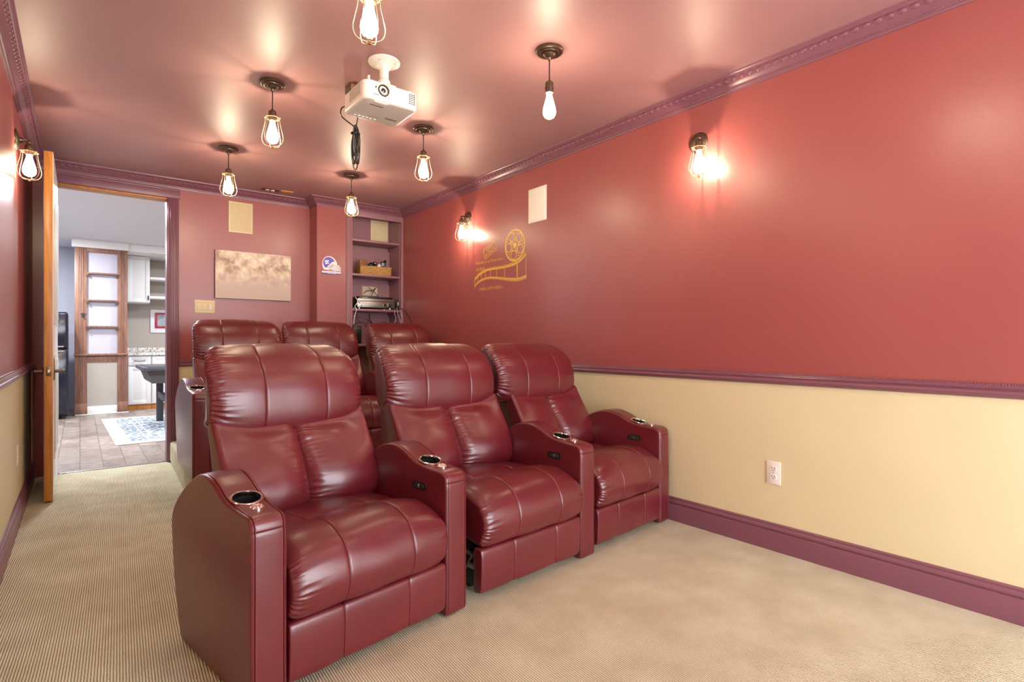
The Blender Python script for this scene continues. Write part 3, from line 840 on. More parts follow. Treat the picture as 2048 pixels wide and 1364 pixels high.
PN = 'filament pendants hanging in two lines from the plum ceiling'
def pendant(x, y, label, cage=True, power=None):
    t = thing('pendant_light', label, 'pendant light', (x, y, ZC - .0005), random.uniform(0, 1), PN)
    place('canopy', CM['canopy'], t); place('cord', CM['cord'], t); socket(t, (0, 0, -.152), cage, power)
    return t
pendant(.80, 1.82, 'caged filament pendant cut off by the top edge, nearest the projector mount')
pendant(.82, 3.13, 'caged filament pendant hanging left of the white projector')
pendant(.847, 4.39, 'caged filament pendant hanging near the doorway, above the back row')
pendant(1.773, 3.176, 'caged filament pendant hanging right of the projector, beyond it')
pendant(1.798, 4.451, 'caged filament pendant hanging in front of the bookcase')
pendant(1.776, 1.95, 'bare filament pendant without a wire cage, near the right wall', cage=False)
for x in (.85, 1.78): pendant(x, .70, 'unseen caged filament pendant added over the open floor in front of the recliners')  # out-of-frame pair continuing the grid, added to light the chair fronts

SN = 'caged filament sconces on the red walls'
def sconce(x, y, z, side, label, dy=0.0, power=None, reach=.082):
    """side -1: on the right wall, +1: on the left wall"""
    t = thing('wall_sconce', label, 'wall lamp', (x, y, z), 0, SN)
    ax = Matrix.Rotation(side * PI / 2, 3, 'Y')
    m = MB(); m.lathe([(0, .020), (.022, .020), (.030, .017), (.046, .013), (.056, .008), (.0585, .003), (.0585, 0), (0, 0)], 'bronze', (0, 0, 0), 40, ax)
    m.lathe([(0, .034), (.012, .034), (.016, .028), (.017, .018)], 'bronze', (0, 0, 0), 20, ax); m.build('wall_plate', t)
    xo = side * reach
    m = MB(); m.tube(spline([(side * .030, 0, 0), (side * reach * .68, dy * .5, .008), (side * reach * .9, dy * .9, .006), (xo, dy, -.012)], 16), .0065, 'bronze', 10)
    m.ball((xo, dy, -.006), .013, 'bronze'); m.build('arm', t)
    socket(t, (xo, dy, -.018), True, power)
    return t
sconce(XR, 1.755, 2.166, -1, 'caged wall sconce on the right wall, standing alone nearest the camera', -.055)
sconce(XR, 4.088, 2.152, -1, 'caged wall sconce on the right wall beside the gold film-reel decal', -.02)
sconce(XL, 4.12, 2.180, 1, 'caged wall sconce on the left wall beside the open door', 0, None, .060)
sconce(XL, 1.735, 2.135, 1, 'unseen caged wall sconce added on the left wall near the camera', 0)  # out of view, added opposite the right-hand sconce for its light
# ------------------------------------------------------------------ projector
t = thing('projector', 'white ceiling projector facing the camera with a black cable bundle behind it', 'projector', (1.153, 2.49, 2.165))
bm = bmesh.new(); bmesh.ops.create_cube(bm, size=1.0)
for v in bm.verts: v.co = Vector((v.co.x * .280, v.co.y * .262, .043 + v.co.z * .086))
ve = [e for e in bm.edges if abs(e.verts[0].co.z - e.verts[1].co.z) > .05]
bmesh.ops.bevel(bm, geom=[e for e in ve], offset=.036, segments=6, profile=.5, affect='EDGES')
be = [e for e in bm.edges if e.verts[0].co.z < .001 and e.verts[1].co.z < .001]
bmesh.ops.bevel(bm, geom=be, offset=.016, segments=4, profile=.5, affect='EDGES')
te = [e for e in bm.edges if e.verts[0].co.z > .0855 and e.verts[1].co.z > .0855]
bmesh.ops.bevel(bm, geom=te, offset=.006, segments=2, profile=.5, affect='EDGES')
m = MB(); m.bm(bm, 'projector')
m.box(-.098, -.018, -.1325, -.128, .022, .024, 'slot'); body = m.build('body', t)
m = MB(); ax = Matrix.Rotation(PI / 2, 3, 'X')
m.lathe([(.036, 0), (.036, .004), (.031, .006), (.030, .002), (.0295, -.010), (.0, -.010)], 'projector', (-.046, -.131, .050), 36, ax)
m.lathe([(.0285, -.004), (.0265, .004), (.023, .006), (.021, .001), (.020, -.006)], 'blackmetal', (-.046, -.131, .050), 36, ax)
m.lathe([(.0205, -.004), (.018, .002), (.016, -.002)], 'steel', (-.046, -.131, .050), 36, ax)
m.lathe([(.017, -.004), (.012, .000), (.0, .0025)], 'lens', (-.046, -.131, .050), 28, ax)
m.build('lens', t)
m = MB()
for i in range(6):
    for k in range(7): m.box(-.1415, -.1392, -.085 + i * .022, -.072 + i * .022, .028 + k * .0075, .0315 + k * .0075, 'grey_print')
o = m.build('side_vent', t); o['label'] = 'grille of small grey slots on the left side'
m = MB()
for i in range(4):
    for k in range(6): m.box(.086 + i * .0085, .0905 + i * .0085, -.1322, -.1285, .024 + k * .0088, .029 + k * .0088, 'slot')
o = m.build('front_vent', t); o['label'] = 'grille of dark square holes at the front right'
m = MB(); m.box(-.088, -.012, -.118, -.062, -.0015, .002, 'white', .001); m.box(-.085, -.020, -.072, -.066, -.0022, 0, 'slot'); m.box(-.080, -.018, -.112, -.075, -.003, 0, 'projector', .001)
m.build('lens_slider', t)
m = MB()
for i in range(6): m.box(-.098 + i * .020, -.087 + i * .020, .088 - (i % 2) * .004, .097, -.003, .002, 'white', .001)
m.build('control_button', t)
m = MB(); m.box(.045, .105, .030, .052, -.0012, .001, 'grey_print'); m.build('rating_label', t)
vs, fs = text_mesh('EPSON', .020)
m = MB(); m.add([(x - .010, y * -1 + .062, -.0013) for x, y in vs], fs, 'grey_print'); m.build('lettering', t)
m = MB(); m.box(-.086, -.076, -.1325, -.129, .052, .062, 'slot', .001); m.box(-.083, -.079, -.1332, -.130, .055, .059, 'steel'); m.build('remote_sensor', t)
m = MB(); m.lathe([(0, .2897), (.076, .2897), (.079, .286), (.078, .280), (.066, .276), (.040, .262), (.026, .250), (.022, .236), (.022, .196), (.030, .188), (.030, .158), (0, .158)], 'projector', (.045, .055, 0), 44)
for a in (40, 130, 220, 310): m.ball((.045 + .055 * math.cos(R(a)), .055 + .055 * math.sin(R(a)), .272), .005, 'grey_print', (1, 1, .5), 8)
m.build('ceiling_mount', t)
m = MB(); m.box(.0, .090, .005, .105, .130, .162, 'projector', .008); m.box(-.035, .125, -.035, .130, .100, .112, 'projector', .005)
m.box(-.085, .130, -.05, .0, .0865, .096, 'projector', .004); m.box(-.090, -.080, -.060, -.040, .0865, .140, 'projector', .003); m.box(.125, .135, -.060, -.040, .0865, .125, 'projector', .003)
m.box(.0, .09, .03, .08, .094, .135, 'projector', .004)
m.build('bracket', t)
# cable hanging behind
m = MB()
c = (1.112, 2.70)
m.tube(spline([(1.055, 2.62, 2.215), (1.03, 2.67, 2.22), (1.035, 2.69, 2.185), (1.10, 2.70, 2.155), (c[0], c[1], 2.14)], 40), .0032, 'black', 7)
m.tube([(1.105, 2.625, 2.20), (1.112, 2.67, 2.19), (1.112, 2.70, 2.135)], .0032, 'black', 7)
for k in range(7):
    w, l = .018 + .004 * math.sin(k * 2.1), .088 + .012 * math.cos(k * 1.7)
    cx, cy, cz = c[0] + .006 * math.sin(k * 1.3), c[1] + .010 * math.cos(k * 2.3), 2.135 - l + .004 * k
    a0 = k * .5
    m.tube(spline([(cx + w * math.cos(u) * math.cos(a0), cy + w * math.cos(u) * math.sin(a0), cz + l * math.sin(u) + .01 * math.sin(2 * u + k)) for u in [2 * PI * i / 12 for i in range(12)]], 48, True), .0030, 'black', 6, closed=True)
m.tube([(c[0] + .022 * math.cos(2 * PI * i / 16), c[1] + .018 * math.sin(2 * PI * i / 16), 2.118) for i in range(16)], .004, 'black', 6, closed=True)
tag(m.build('cable_bundle'), 'coiled black projector cable hanging behind and below the projector', 'cable')
m = MB(); m.box(1.145, 1.205, 2.86, 2.93, ZC - .045, ZC - .0005, 'canvas_edge', .003); m.box(1.150, 1.200, 2.853, 2.862, ZC - .040, ZC - .008, 'walnut', .002)
tag(m.build('junction_box'), 'small brown box fixed to the ceiling just behind the projector', 'box')

# ------------------------------------------------------------------ things on the walls
def speaker_plate(name, label, loc, rz, w, h, ivory):
    """local: x across, z up, front faces -y"""
    t = thing(name, label, 'speaker', loc, rz, None)
    m = MB(); f = 'ivory' if ivory else 'white'
    m.box(-w / 2, w / 2, -.006, .0, -h / 2, h / 2, f, .0025)
    m.build('frame', t)
    m = MB(); m.box(-w / 2 + .012, w / 2 - .012, -.0085, -.0055, -h / 2 + .012, h / 2 - .012, 'grille' if ivory else 'grille_white', .0015); m.build('speaker_grille', t)
    return t
speaker_plate('wall_speaker', 'white rectangular flush speaker high on the right wall', (XR, 3.135, 2.09), -PI / 2 , .208, .262, False)
speaker_plate('wall_speaker', 'cream rectangular flush speaker above the canvas picture', (1.176, YB, 2.20), 0, .205, .285, True)
speaker_plate('wall_speaker', 'cream flush speaker at the top of the bookcase', (2.585, YN + .269, 2.238), 0, .20, .27, True)
# canvas picture
t = thing('canvas_picture', 'frameless blurred sepia canvas picture on the back wall', 'picture', (1.288, YB, 1.440))
m = MB(); m.box(-.331, .331, -.030, -.002, .0, .440, 'canvas_edge', .002); m.build('stretcher', t)
m = MB()
NX, NZ = 24, 16
vs = [(-.330 + .660 * i / NX, -.0315 - .0004 * math.sin(i * .9) * math.sin(k * .7), .001 + .438 * k / NZ) for k in range(NZ + 1) for i in range(NX + 1)]
fs = [(k * (NX + 1) + i, k * (NX + 1) + i + 1, (k + 1) * (NX + 1) + i + 1, (k + 1) * (NX + 1) + i) for k in range(NZ) for i in range(NX)]
m.add(vs, fs, 'canvas'); m.build('printed_canvas', t)
# light switches
t = thing('light_switch', 'ivory three-gang light switch plate below the canvas picture', 'light switch', (.880, YB, 1.36))
m = MB(); m.box(-.080, .080, -.006, 0, -.058, .058, 'ivory', .003); m.build('plate', t)
for i in (-1, 0, 1):
    m = MB(); x = i * .046
    m.box(x - .0165, x + .0165, -.0085, -.005, -.033, .033, 'ivory', .001); m.box(x - .0175, x + .0175, -.0065, -.0055, -.0345, .0345, 'brown')
    m.box(x - .014, x + .014, -.0115, -.007, -.030, .004, 'white' if i == 1 else 'ivory', .002, rot=Matrix.Rotation(R(5), 3, 'X'), piv=(x, -.007, 0)); m.build('rocker', t)
# outlets
def outlet(label, loc, rz):
    t = thing('power_outlet', label, 'power outlet', loc, rz)
    m = MB(); m.box(-.036, .036, -.005, 0, -.058, .058, 'white', .0025); m.lathe([(.003, 0), (.003, .001), (0, .0015)], 'steel', (0, -.005, 0), 12, Matrix.Rotation(PI / 2, 3, 'X')); m.build('plate', t)
    for z in (.0205, -.0205):
        m = MB(); po = []
        for a in range(0, 360, 12):
            x, y = .0172 * math.cos(R(a)), .0172 * math.sin(R(a)); po.append((x, max(min(y, .0135), -.0135)))
        m.prism(po, lambda a, b, d: (a, d, z + b), -.0075, -.004, 'white')
        for x in (-.0063, .0063): m.box(x - .0011, x + .0011, -.0082, -.007, z - .001, z + .0075, 'slot')
        m.lathe([(.0026, 0), (.0, .0006)], 'slot', (0, -.0076, z - .0075), 10, Matrix.Rotation(PI / 2, 3, 'X')); m.build('socket', t)
    return t
outlet('white duplex power outlet on the tan right wall beside the recliner', (XR, 1.330, .388), -PI / 2)
outlet('white duplex power outlet on the tan left wall before the door', (XL, 4.24, .392), PI / 2)
# helmet sign
t = thing('helmet_sign', 'blue and white football helmet cut-out sign on the column', 'sign', (1.954, YN, 1.715))
def flat(poly, y0, y1, mt, name, parent, lab=None):
    m = MB(); m.prism(poly, lambda a, b, d: (a, d, b), y0, y1, mt); o = m.build(name, parent)
    if lab: o['label'] = lab
    return o
def s2(pts, n, closed=True): return [(p.x, p.y) for p in spline(pts, n, closed)]
shell = [(-.092, .100), (-.090, .070), (-.080, .042), (-.060, .036), (-.030, .036), (-.012, .040), (.012, .036), (.040, .030), (.078, .022), (.093, .020), (.090, .055), (.084, .080), (.070, .090), (.056, .092), (.054, .110),
         (.046, .128), (.028, .150), (.006, .166), (-.020, .173), (-.048, .168), (-.074, .150), (-.088, .125)]
flat(s2(shell, 120), -.009, 0, 'sign_white', 'helmet_outline', t)
blue = [(-.085, .113), (-.074, .141), (-.052, .159), (-.030, .164), (-.004, .159), (.014, .147), (.026, .134), (.022, .122), (.005, .117), (-.010, .105), (-.021, .092), (-.035, .080), (-.042, .066), (-.058, .058), (-.069, .064), (-.078, .080), (-.084, .096)]
flat(s2(blue, 90), -.0105, -.0085, 'blue', 'helmet_shell', t)
flat([(-.064, .092), (-.030, .096), (-.030, .134), (-.070, .128)], -.0118, -.0100, 'sign_white', 'emblem', t)
vs, fs = text_mesh('ny', .040, .1)
m = MB(); m.add([(x - .048, -.0122, z * .85 + .113) for x, z in vs], fs, 'blue'); m.build('emblem_letters', t)
m = MB()
m.prism([(.000, .090), (.024, .096), (.020, .082), (.006, .080)], lambda a, b, d: (a, d, b), -.0100, -.0085, 'face')
for k in range(4):
    a = spline([(-.038 + .010 * k, .050), (-.020 + .010 * k, .070 + .002 * k), (-.004 + .008 * k, .088)], 10); m.tube([(p.x, -.0095, p.y) for p in a], .0016, 'sign_grey', 6)
for z in (.044, .062, .080):
    a = spline([(-.030, z - .006), (.010, z), (.050, z), (.084, z - .004)], 12); m.tube([(p.x, -.0095, p.y) for p in a], .0018, 'sign_grey', 6)
m.tube([(.078, -.0095, .030), (.076, -.0095, .082)], .0018, 'sign_grey', 6); m.build('face_guard', t)
m = MB()
for z0, z1, q in ((-.001, .008, 'blue'), (.008, .024, 'sign_white'), (.024, .031, 'sign_red')): m.box(-.096, .094, -.0096, -.0002, z0, z1, q)
m.build('banner', t)
m = MB(); m.box(-.040, .042, -.0105, -.0085, .003, .029, 'sign_white', .002)
vs, fs = text_mesh('GIANTS', .022); m.add([(x * .95 + .001, -.0108, z + .016) for x, z in vs], fs, 'blue'); m.build('banner_name', t)

# gold wall decal: reel, film strip, ticket and lettering (y runs right to left on this wall)
t = thing('wall_decal', 'gold film-reel and film-strip wall decal on the red right wall', 'wall decal', (XR, 0, 0))
X0 = -.0012
def wl(a, b, d): return (-d, a, b)
TT = [(3.98, 1.61), (3.899, 1.648), (3.807, 1.669), (3.705, 1.674), (3.583, 1.672), (3.465, 1.68), (3.386, 1.692), (3.319, 1.716), (3.279, 1.752)]
TB = [(3.98, 1.582), (3.899, 1.621), (3.807, 1.647), (3.705, 1.65), (3.583, 1.648), (3.465, 1.653), (3.386, 1.664), (3.319, 1.690), (3.276, 1.721)]
BT = [(3.983, 1.536), (3.926, 1.572), (3.833, 1.594), (3.75, 1.597), (3.655, 1.587), (3.535, 1.570), (3.431, 1.558), (3.352, 1.556), (3.267, 1.569)]
BB = [(3.983, 1.517), (3.926, 1.553), (3.833, 1.575), (3.743, 1.576), (3.643, 1.564), (3.535, 1.546), (3.431, 1.530), (3.352, 1.527), (3.267, 1.539)]
m = MB()
def band(up, lo, holes):
    n = 90; U, L = spline(up, n), spline(lo, n)
    rows = (0, .16, .42, 1) if holes == 0 else (0, .58, .84, 1)
    for i in range(n - 1):
        for r in range(3):
            if r == 1 and i % 2: continue
            a, b = rows[r], rows[r + 1]
            q = [U[i].lerp(L[i], a), U[i + 1].lerp(L[i + 1], a), U[i + 1].lerp(L[i + 1], b), U[i].lerp(L[i], b)]
            m.add([(X0, p.x, p.y) for p in q], [(0, 1, 2, 3)], 'gold')
band(TT, TB, 0); band(BT, BB, 1)
U, L = spline(TB, 200), spline(BT, 200)
for y in (3.979, 3.932, 3.875, 3.82, 3.74, 3.653, 3.547, 3.382, 3.274):
    a = min(U, key=lambda p: abs(p.x - y)); b = min(L, key=lambda p: abs(p.x - y)); w = .0035 if y != 3.382 else .007
    m.add([(X0, y - w, a.y + .004), (X0, y + w, a.y + .004), (X0, y + w, b.y - .004), (X0, y - w, b.y - .004)], [(0, 1, 2, 3)], 'gold')
m.build('film_strip', t)
m = MB(); cy, cz = 3.412, 1.818
def ring(y, z, r0, r1, n=56, x=X0):
    vs = []
    for i in range(n):
        a = 2 * PI * i / n; vs += [(x, y + r0 * math.cos(a), z + r0 * math.sin(a)), (x, y + r1 * math.cos(a), z + r1 * math.sin(a))]
    m.add(vs, [(2 * i, 2 * i + 1, (2 * i + 3) % (2 * n), (2 * i + 2) % (2 * n)) for i in range(n)], 'gold')
ring(cy, cz, .116, .131); ring(cy, cz, .0, .024)
for k in range(5):
    a = R(64 + 72 * k); y, z = cy + .078 * math.cos(a), cz + .078 * math.sin(a)
    ring(y, z, .0315, .0395, 36, X0 - .0002)
    u = Vector((math.cos(a), math.sin(a))); v = Vector((-u.y, u.x))
    for s in (-1, 1):
        p = [u * .018 + v * s * .004, u * .030 + v * s * .016, u * .050 + v * s * .034, u * .066 + v * s * .040, u * .050 + v * s * .026, u * .040 + v * s * .012]
        m.add([(X0 - .0001, cy + q.x, cz + q.y) for q in p], [tuple(range(6))], 'gold')
    b = a + R(36); u = Vector((math.cos(b), math.sin(b))); v = Vector((-u.y, u.x))
    for s in (-1, 1):
        p = [u * .085 + v * s * .004, u * .118 + v * s * .022, u * .118 + v * s * .014, u * .088 + v * s * .001]
        m.add([(X0 - .0003, cy + q.x, cz + q.y) for q in p], [(0, 1, 2, 3)], 'gold')
m.build('film_reel', t)
def words(txt, y, z, size, slope=0.0, shear=0.0, mb=None, sxx=1.0):
    vs, fs = text_mesh(txt, size, shear); ca, sa = math.cos(slope), math.sin(slope)
    mb.add([(X0, y - (px * sxx * ca - pz * sa), z + px * sxx * sa + pz * ca) for px, pz in vs], fs, 'gold')
m = MB(); tc = Vector((3.750, 1.826)); ang = R(20)
def tk(u, v): return (X0, tc.x - (u * math.cos(ang) - v * math.sin(ang)), tc.y + u * math.sin(ang) + v * math.cos(ang))
hw, hh = .098, .046
for w_ in (0, .010):
    a, b = hw - w_, hh - w_
    o = [(-a, -b + .012), (-a + .012, -b), (a - .012, -b), (a, -b + .012), (a, b - .012), (a - .012, b), (-a + .012, b), (-a, b - .012)]
    i_ = [(x * (1 - .0032 / a * 1.0), y * (1 - .0032 / b)) for x, y in o]
    for k in range(8):
        l = (k + 1) % 8; m.add([tk(*o[k]), tk(*o[l]), tk(*i_[l]), tk(*i_[k])], [(0, 1, 2, 3)], 'gold')
words('ADMIT', tc.x + .004, tc.y + .015, .036, ang, mb=m); words('ONE', tc.x - .006, tc.y - .016, .036, ang, mb=m)
for u in (-.060, .058):
    st = []
    for k in range(10): r = .013 if k % 2 == 0 else .0055; a = PI / 2 + k * PI / 5; st.append(tk(u + r * math.cos(a), -.017 + r * math.sin(a)))
    m.add(st, [tuple(range(10))], 'gold')
m.build('ticket', t)
m = MB(); words('Welcome to our Movie Room...', 3.757, 1.731, .037, 0, mb=m, sxx=.86)
words('sit back', 3.895, 1.678, .044, 0, .3, mb=m)
words('relax and enjoy...', 3.735, 1.503, .052, 0, .3, mb=m); m.build('lettering', t)

# pieces in the ceiling by the back wall
t = thing('ceiling_jack', 'dark ceiling plate with two cream jacks near the back wall', 'wall plate', (1.385, 5.36, ZC))
m = MB(); m.box(-.075, .075, -.035, .035, -.004, 0, 'canvas_edge', .0015); m.build('plate', t)
for x in (-.025, .022):
    m = MB(); m.lathe([(.0, -.010), (.016, -.010), (.018, -.006), (.018, -.003)], 'jack', (x, 0, 0), 20); m.build('jack', t)
m = MB(); m.prism([(1.470, 5.315), (1.500, 5.37), (1.585, 5.36), (1.575, 5.30), (1.520, 5.305)], lambda a, b, d: (a, b, d), ZC - .006, ZC - .0005, 'orange')
tag(m.build('ceiling_patch'), 'torn orange patch on the ceiling beside the dark jack plate', 'patch')

# ------------------------------------------------------------------ things in the bookcase
SH = [z + .0005 for z in SHZ]
t = thing('basket', 'low wicker basket on the second shelf of the plum bookcase', 'basket', (2.445, 5.455, SH[1]), R(-4))
m = MB(); bw, bd, bh, th = .170, .075, .085, .008
nz = 9
for (x0, x1, y0, y1) in ((-bw, bw, -bd, -bd + th), (-bw, bw, bd - th, bd), (-bw, -bw + th, -bd, bd), (bw - th, bw, -bd, bd)):
    for k in range(nz):
        z = bh * k / nz; j = .0012 * (k % 2); m.box(x0 - j, x1 + j, y0 - j, y1 + j, z, z + bh / nz - .0012, 'wicker', .002)
m.box(-bw + .004, bw - .004, -bd + .004, bd - .004, 0, .006, 'wicker'); m.build('woven_body', t)
m = MB(); m.tube([(-bw, -bd, bh), (bw, -bd, bh), (bw, bd, bh), (-bw, bd, bh)], .006, 'wicker', 8, closed=True); m.build('rim', t)
bz = SH[1] + .0105
def held(name, label, cat, loc, rot, fn):
    m = MB(); fn(m); o = m.build(name, None, loc); o.rotation_euler = rot; tag(o, label, cat); return o
held('leather_pouch', 'brown leather pouch standing in the wicker basket', 'pouch', (2.338, 5.465, bz), (R(-6), R(-3), R(5)), lambda m: (m.box(-.038, .038, -.012, .012, 0, .155, 'brown', .008), m.box(-.039, .039, -.0135, -.011, .095, .154, 'brown', .003)))
def gog(m):
    m.ball((0, 0, .095), .034, 'black', (1.1, .8, 1), 16); m.ball((.035, -.005, .12), .022, 'black', (1, .9, 1), 14); m.box(-.02, .03, -.015, .015, .0, .09, 'black', .008)
    m.ball((.035, -.022, .123), .009, 'chrome', (1, .5, 1), 10)
held('webcam', 'rounded black gadget in the middle of the basket', 'gadget', (2.425, 5.465, bz), (0, 0, 0), gog)
held('computer_mouse', 'pale oval gadget leaning on the basket rim', 'gadget', (2.487, 5.412, bz), (R(-8), R(6), 0), lambda m: (m.ball((0, 0, .082), .034, 'white', (.62, .5, 1.15), 16), m.box(-.012, .012, -.008, .008, 0, .06, 'white', .004)))
def remote(m):
    m.box(-.019, .019, -.008, .008, 0, .150, 'black', .005); m.box(-.013, .013, -.0095, -.007, .098, .135, 'photo', .001)
    for i in range(3):
        for k in range(4): m.ball((-.010 + .010 * i, -.0085, .03 + .014 * k), .0032, 'sign_grey', (1, .5, 1), 8)
held('remote_control', 'black remote control with a grey screen in the basket', 'remote control', (2.528, 5.440, bz), (R(-4), R(8), 0), remote)
def remote_slim(m):
    m.box(-.014, .014, -.007, .007, 0, .175, 'black', .004)
    for k in range(6): m.box(-.006, .006, -.0082, -.006, .03 + k * .02, .039 + k * .02, 'sign_grey', .001)
held('remote_control', 'slim black remote control leaning at the right end of the basket', 'remote control', (2.562, 5.478, bz), (R(-3), R(11), 0), remote_slim)
# receiver
t = thing('receiver', 'grey audio receiver with two round knobs on the third bookcase shelf', 'receiver', (2.452, 5.395, SH[2]))
m = MB(); m.box(-.205, .205, .006, .20, .018, .112, 'blackmetal', .003); m.build('case', t)
m = MB(); m.box(-.210, .210, 0, .010, .018, .082, 'gunmetal', .002); m.box(-.206, .206, .002, .010, .084, .112, 'gunmetal', .002); m.build('front_panel', t)
for x, r in ((.095, .0165), (.150, .021)):
    m = MB(); m.lathe([(r, 0), (r, .003), (r * .86, .005), (r * .84, .016), (r * .74, .018), (0, .018)], 'black', (x, 0, .050), 30, Matrix.Rotation(PI / 2, 3, 'X'))
    m.lathe([(r * 1.08, 0), (r * 1.08, .002), (r, .0025)], 'steel', (x, 0, .050), 30, Matrix.Rotation(PI / 2, 3, 'X')); m.box(x - .001, x + .001, -.0188, -.017, .052, .050 + r * .7, 'steel'); m.build('knob', t)
for x, z in ((-.192, .064), (-.165, .034)):
    m = MB(); m.lathe([(.006, 0), (.006, .004), (0, .0045)], 'black', (x, 0, z), 14, Matrix.Rotation(PI / 2, 3, 'X')); m.build('jack', t)
for x in (-.18, .165):
    for y in (.03, .17):
        m = MB(); m.lathe([(0, .0), (.012, 0), (.013, .004), (.013, .018), (0, .018)], 'chrome', (x, y, 0), 18); m.build('foot', t)
m = MB(); m.box(2.262, 2.640, 5.405, 5.585, SH[2] + .1125, SH[2] + .134, 'black', .003); m.box(2.30, 2.36, 5.4035, 5.4065, SH[2] + .118, SH[2] + .127, 'grey_print')
tag(m.build('media_box'), 'slim black box lying on top of the grey receiver', 'media player')
def stick(m): m.box(-.014, .014, -.012, .012, 0, .105, 'black', .010, 3); m.box(-.008, .008, -.0135, -.011, .05, .085, 'sign_grey', .002)
held('phone_handset', 'black upright gadget at the right end of the receiver shelf', 'gadget', (2.686, 5.375, SH[2]), (0, 0, 0), stick)
m = MB(); m.box(2.20, 2.29, 5.40, 5.56, SH[3], SH[3] + .185, 'black', .006)
for k in range(5): m.box(2.21 + .014 * k, 2.218 + .014 * k, 5.398, 5.402, SH[3] + .16, SH[3] + .166, 'sign_grey')
tag(m.build('modem'), 'black box low on the fourth shelf, seen between two recliners', 'modem')
CB = 'loose cables around the receiver shelf'
def cable(pts, label, mt='black', r=.0028):
    m = MB(); m.tube(spline(pts, 60), r, mt, 7); tag(m.build('cable'), label, 'cable', CB)
z3 = SH[2] - .03
cable([(2.185, 5.50, 1.19), (2.20, 5.44, 1.275), (2.30, 5.42, 1.295), (2.40, 5.43, 1.25), (2.47, 5.45, 1.19)], 'black cable arching under the receiver shelf at the left')
cable([(2.21, 5.45, 1.205), (2.26, 5.40, 1.245), (2.34, 5.41, 1.235), (2.36, 5.45, 1.20), (2.44, 5.46, 1.215)], 'black cable lying in a low loop over the black box')
cable([(2.315, 5.58, 1.345), (2.312, 5.56, 1.28), (2.318, 5.50, 1.24), (2.36, 5.48, 1.21), (2.40, 5.48, 1.17)], 'black cable dropping straight from the shelf, left of centre')
cable([(2.452, 5.58, 1.345), (2.448, 5.56, 1.28), (2.452, 5.52, 1.22), (2.47, 5.50, 1.16)], 'thick black cable dropping behind the shelf centre', r=.0045)
cable([(2.455, 5.57, 1.29), (2.49, 5.53, 1.23), (2.58, 5.46, 1.255), (2.61, 5.44, 1.20), (2.62, 5.44, 1.16)], 'black cable bent in a peak below the receiver')
cable([(2.195, 5.333, 1.500), (2.215, 5.325, 1.45), (2.185, 5.322, 1.40), (2.200, 5.322, 1.37), (2.18, 5.322, 1.29), (2.175, 5.325, 1.22)], 'white cable hanging at the left end of the receiver shelf', 'white', .0035)
cable([(2.635, 5.335, 1.39), (2.625, 5.325, 1.34), (2.64, 5.322, 1.29), (2.625, 5.325, 1.24), (2.64, 5.33, 1.20)], 'grey twisted cable hanging left of the shelf right end', 'sign_grey', .003)
cable([(2.655, 5.335, 1.40), (2.665, 5.325, 1.33), (2.69, 5.322, 1.27), (2.70, 5.322, 1.22)], 'grey cable slanting down at the right end of the shelf', 'sign_grey')
cable([(2.695, 5.335, 1.39), (2.70, 5.325, 1.34), (2.712, 5.322, 1.28), (2.715, 5.325, 1.22)], 'grey cable hanging straight at the bookcase right edge', 'sign_grey')
cable([(2.69, 5.36, 1.400), (2.705, 5.330, 1.398), (2.722, 5.29, 1.375), (2.728, 5.20, 1.30), (2.722, 5.12, 1.22), (2.71, 5.06, 1.12)], 'black cable running from the bookcase out over the red wall')
cable([(2.40, 5.618, 1.56), (2.44, 5.60, 1.595), (2.50, 5.61, 1.60), (2.55, 5.625, 1.63)], 'black cable curving through the cut-out above the receiver', r=.0035)
cable([(2.45, 5.595, 1.635), (2.49, 5.585, 1.60), (2.53, 5.588, 1.57), (2.56, 5.585, 1.53)], 'black cable crossing the cut-out from upper left', r=.0035)
cable([(2.54, 5.577, 1.64), (2.50, 5.572, 1.59), (2.47, 5.570, 1.53)], 'black cable crossing the cut-out from upper right', r=.0035)

# ------------------------------------------------------------------ the room beyond the doorway
Y2, ZC2, YE = YB + .12, 2.48, 10.70
m = MB(); m.box(-1.8, 4.2, Y2 - .09, YE + .1, -.12, -.001, 'tile'); struct(m.build('floor_beyond', smooth=False))
m = MB(); m.box(-1.8, 4.2, Y2, YE + .1, ZC2, ZC2 + .1, 'other_ceil'); struct(m.build('ceiling_beyond', smooth=False))
m = MB(); m.box(-1.8, .56, YE, YE + .1, 0, ZC2, 'slate'); m.box(.56, 4.2, YE, YE + .1, 0, ZC2, 'greige'); struct(m.build('wall_far', smooth=False))
m = MB(); m.box(-1.9, -1.8, Y2, YE, 0, ZC2, 'slate'); struct(m.build('wall_beyond_left', smooth=False))
m = MB(); m.box(4.2, 4.3, Y2, YE, 0, ZC2, 'greige'); struct(m.build('wall_beyond_right', smooth=False))
m = MB(); m.box(-1.8, XL - .12, Y2 - .05, Y2, 0, ZC2, 'slate'); m.box(XR + .12, 4.2, Y2 - .05, Y2, 0, ZC2, 'slate'); struct(m.build('wall_beyond_front', smooth=False))
FY = 9.80
m = MB(); m.box(-.050, .535, FY + .02, YE, 0, ZC2, 'lavender'); struct(m.build('wall_chase', smooth=False))
m = MB(); m.box(.078, .425, FY - .004, FY + .019, .121, .742, 'greige'); struct(m.build('wall_panel', smooth=False))
m = MB(); m.box(.077, .427, FY - .012, FY - .005, 0, .121, 'white_paint', .003); m.box(-.055, .56, FY - .026, FY - .016, 0, .018, 'white_paint', .004); struct(m.build('baseboard_far'))
m = MB(); zz = 2.375
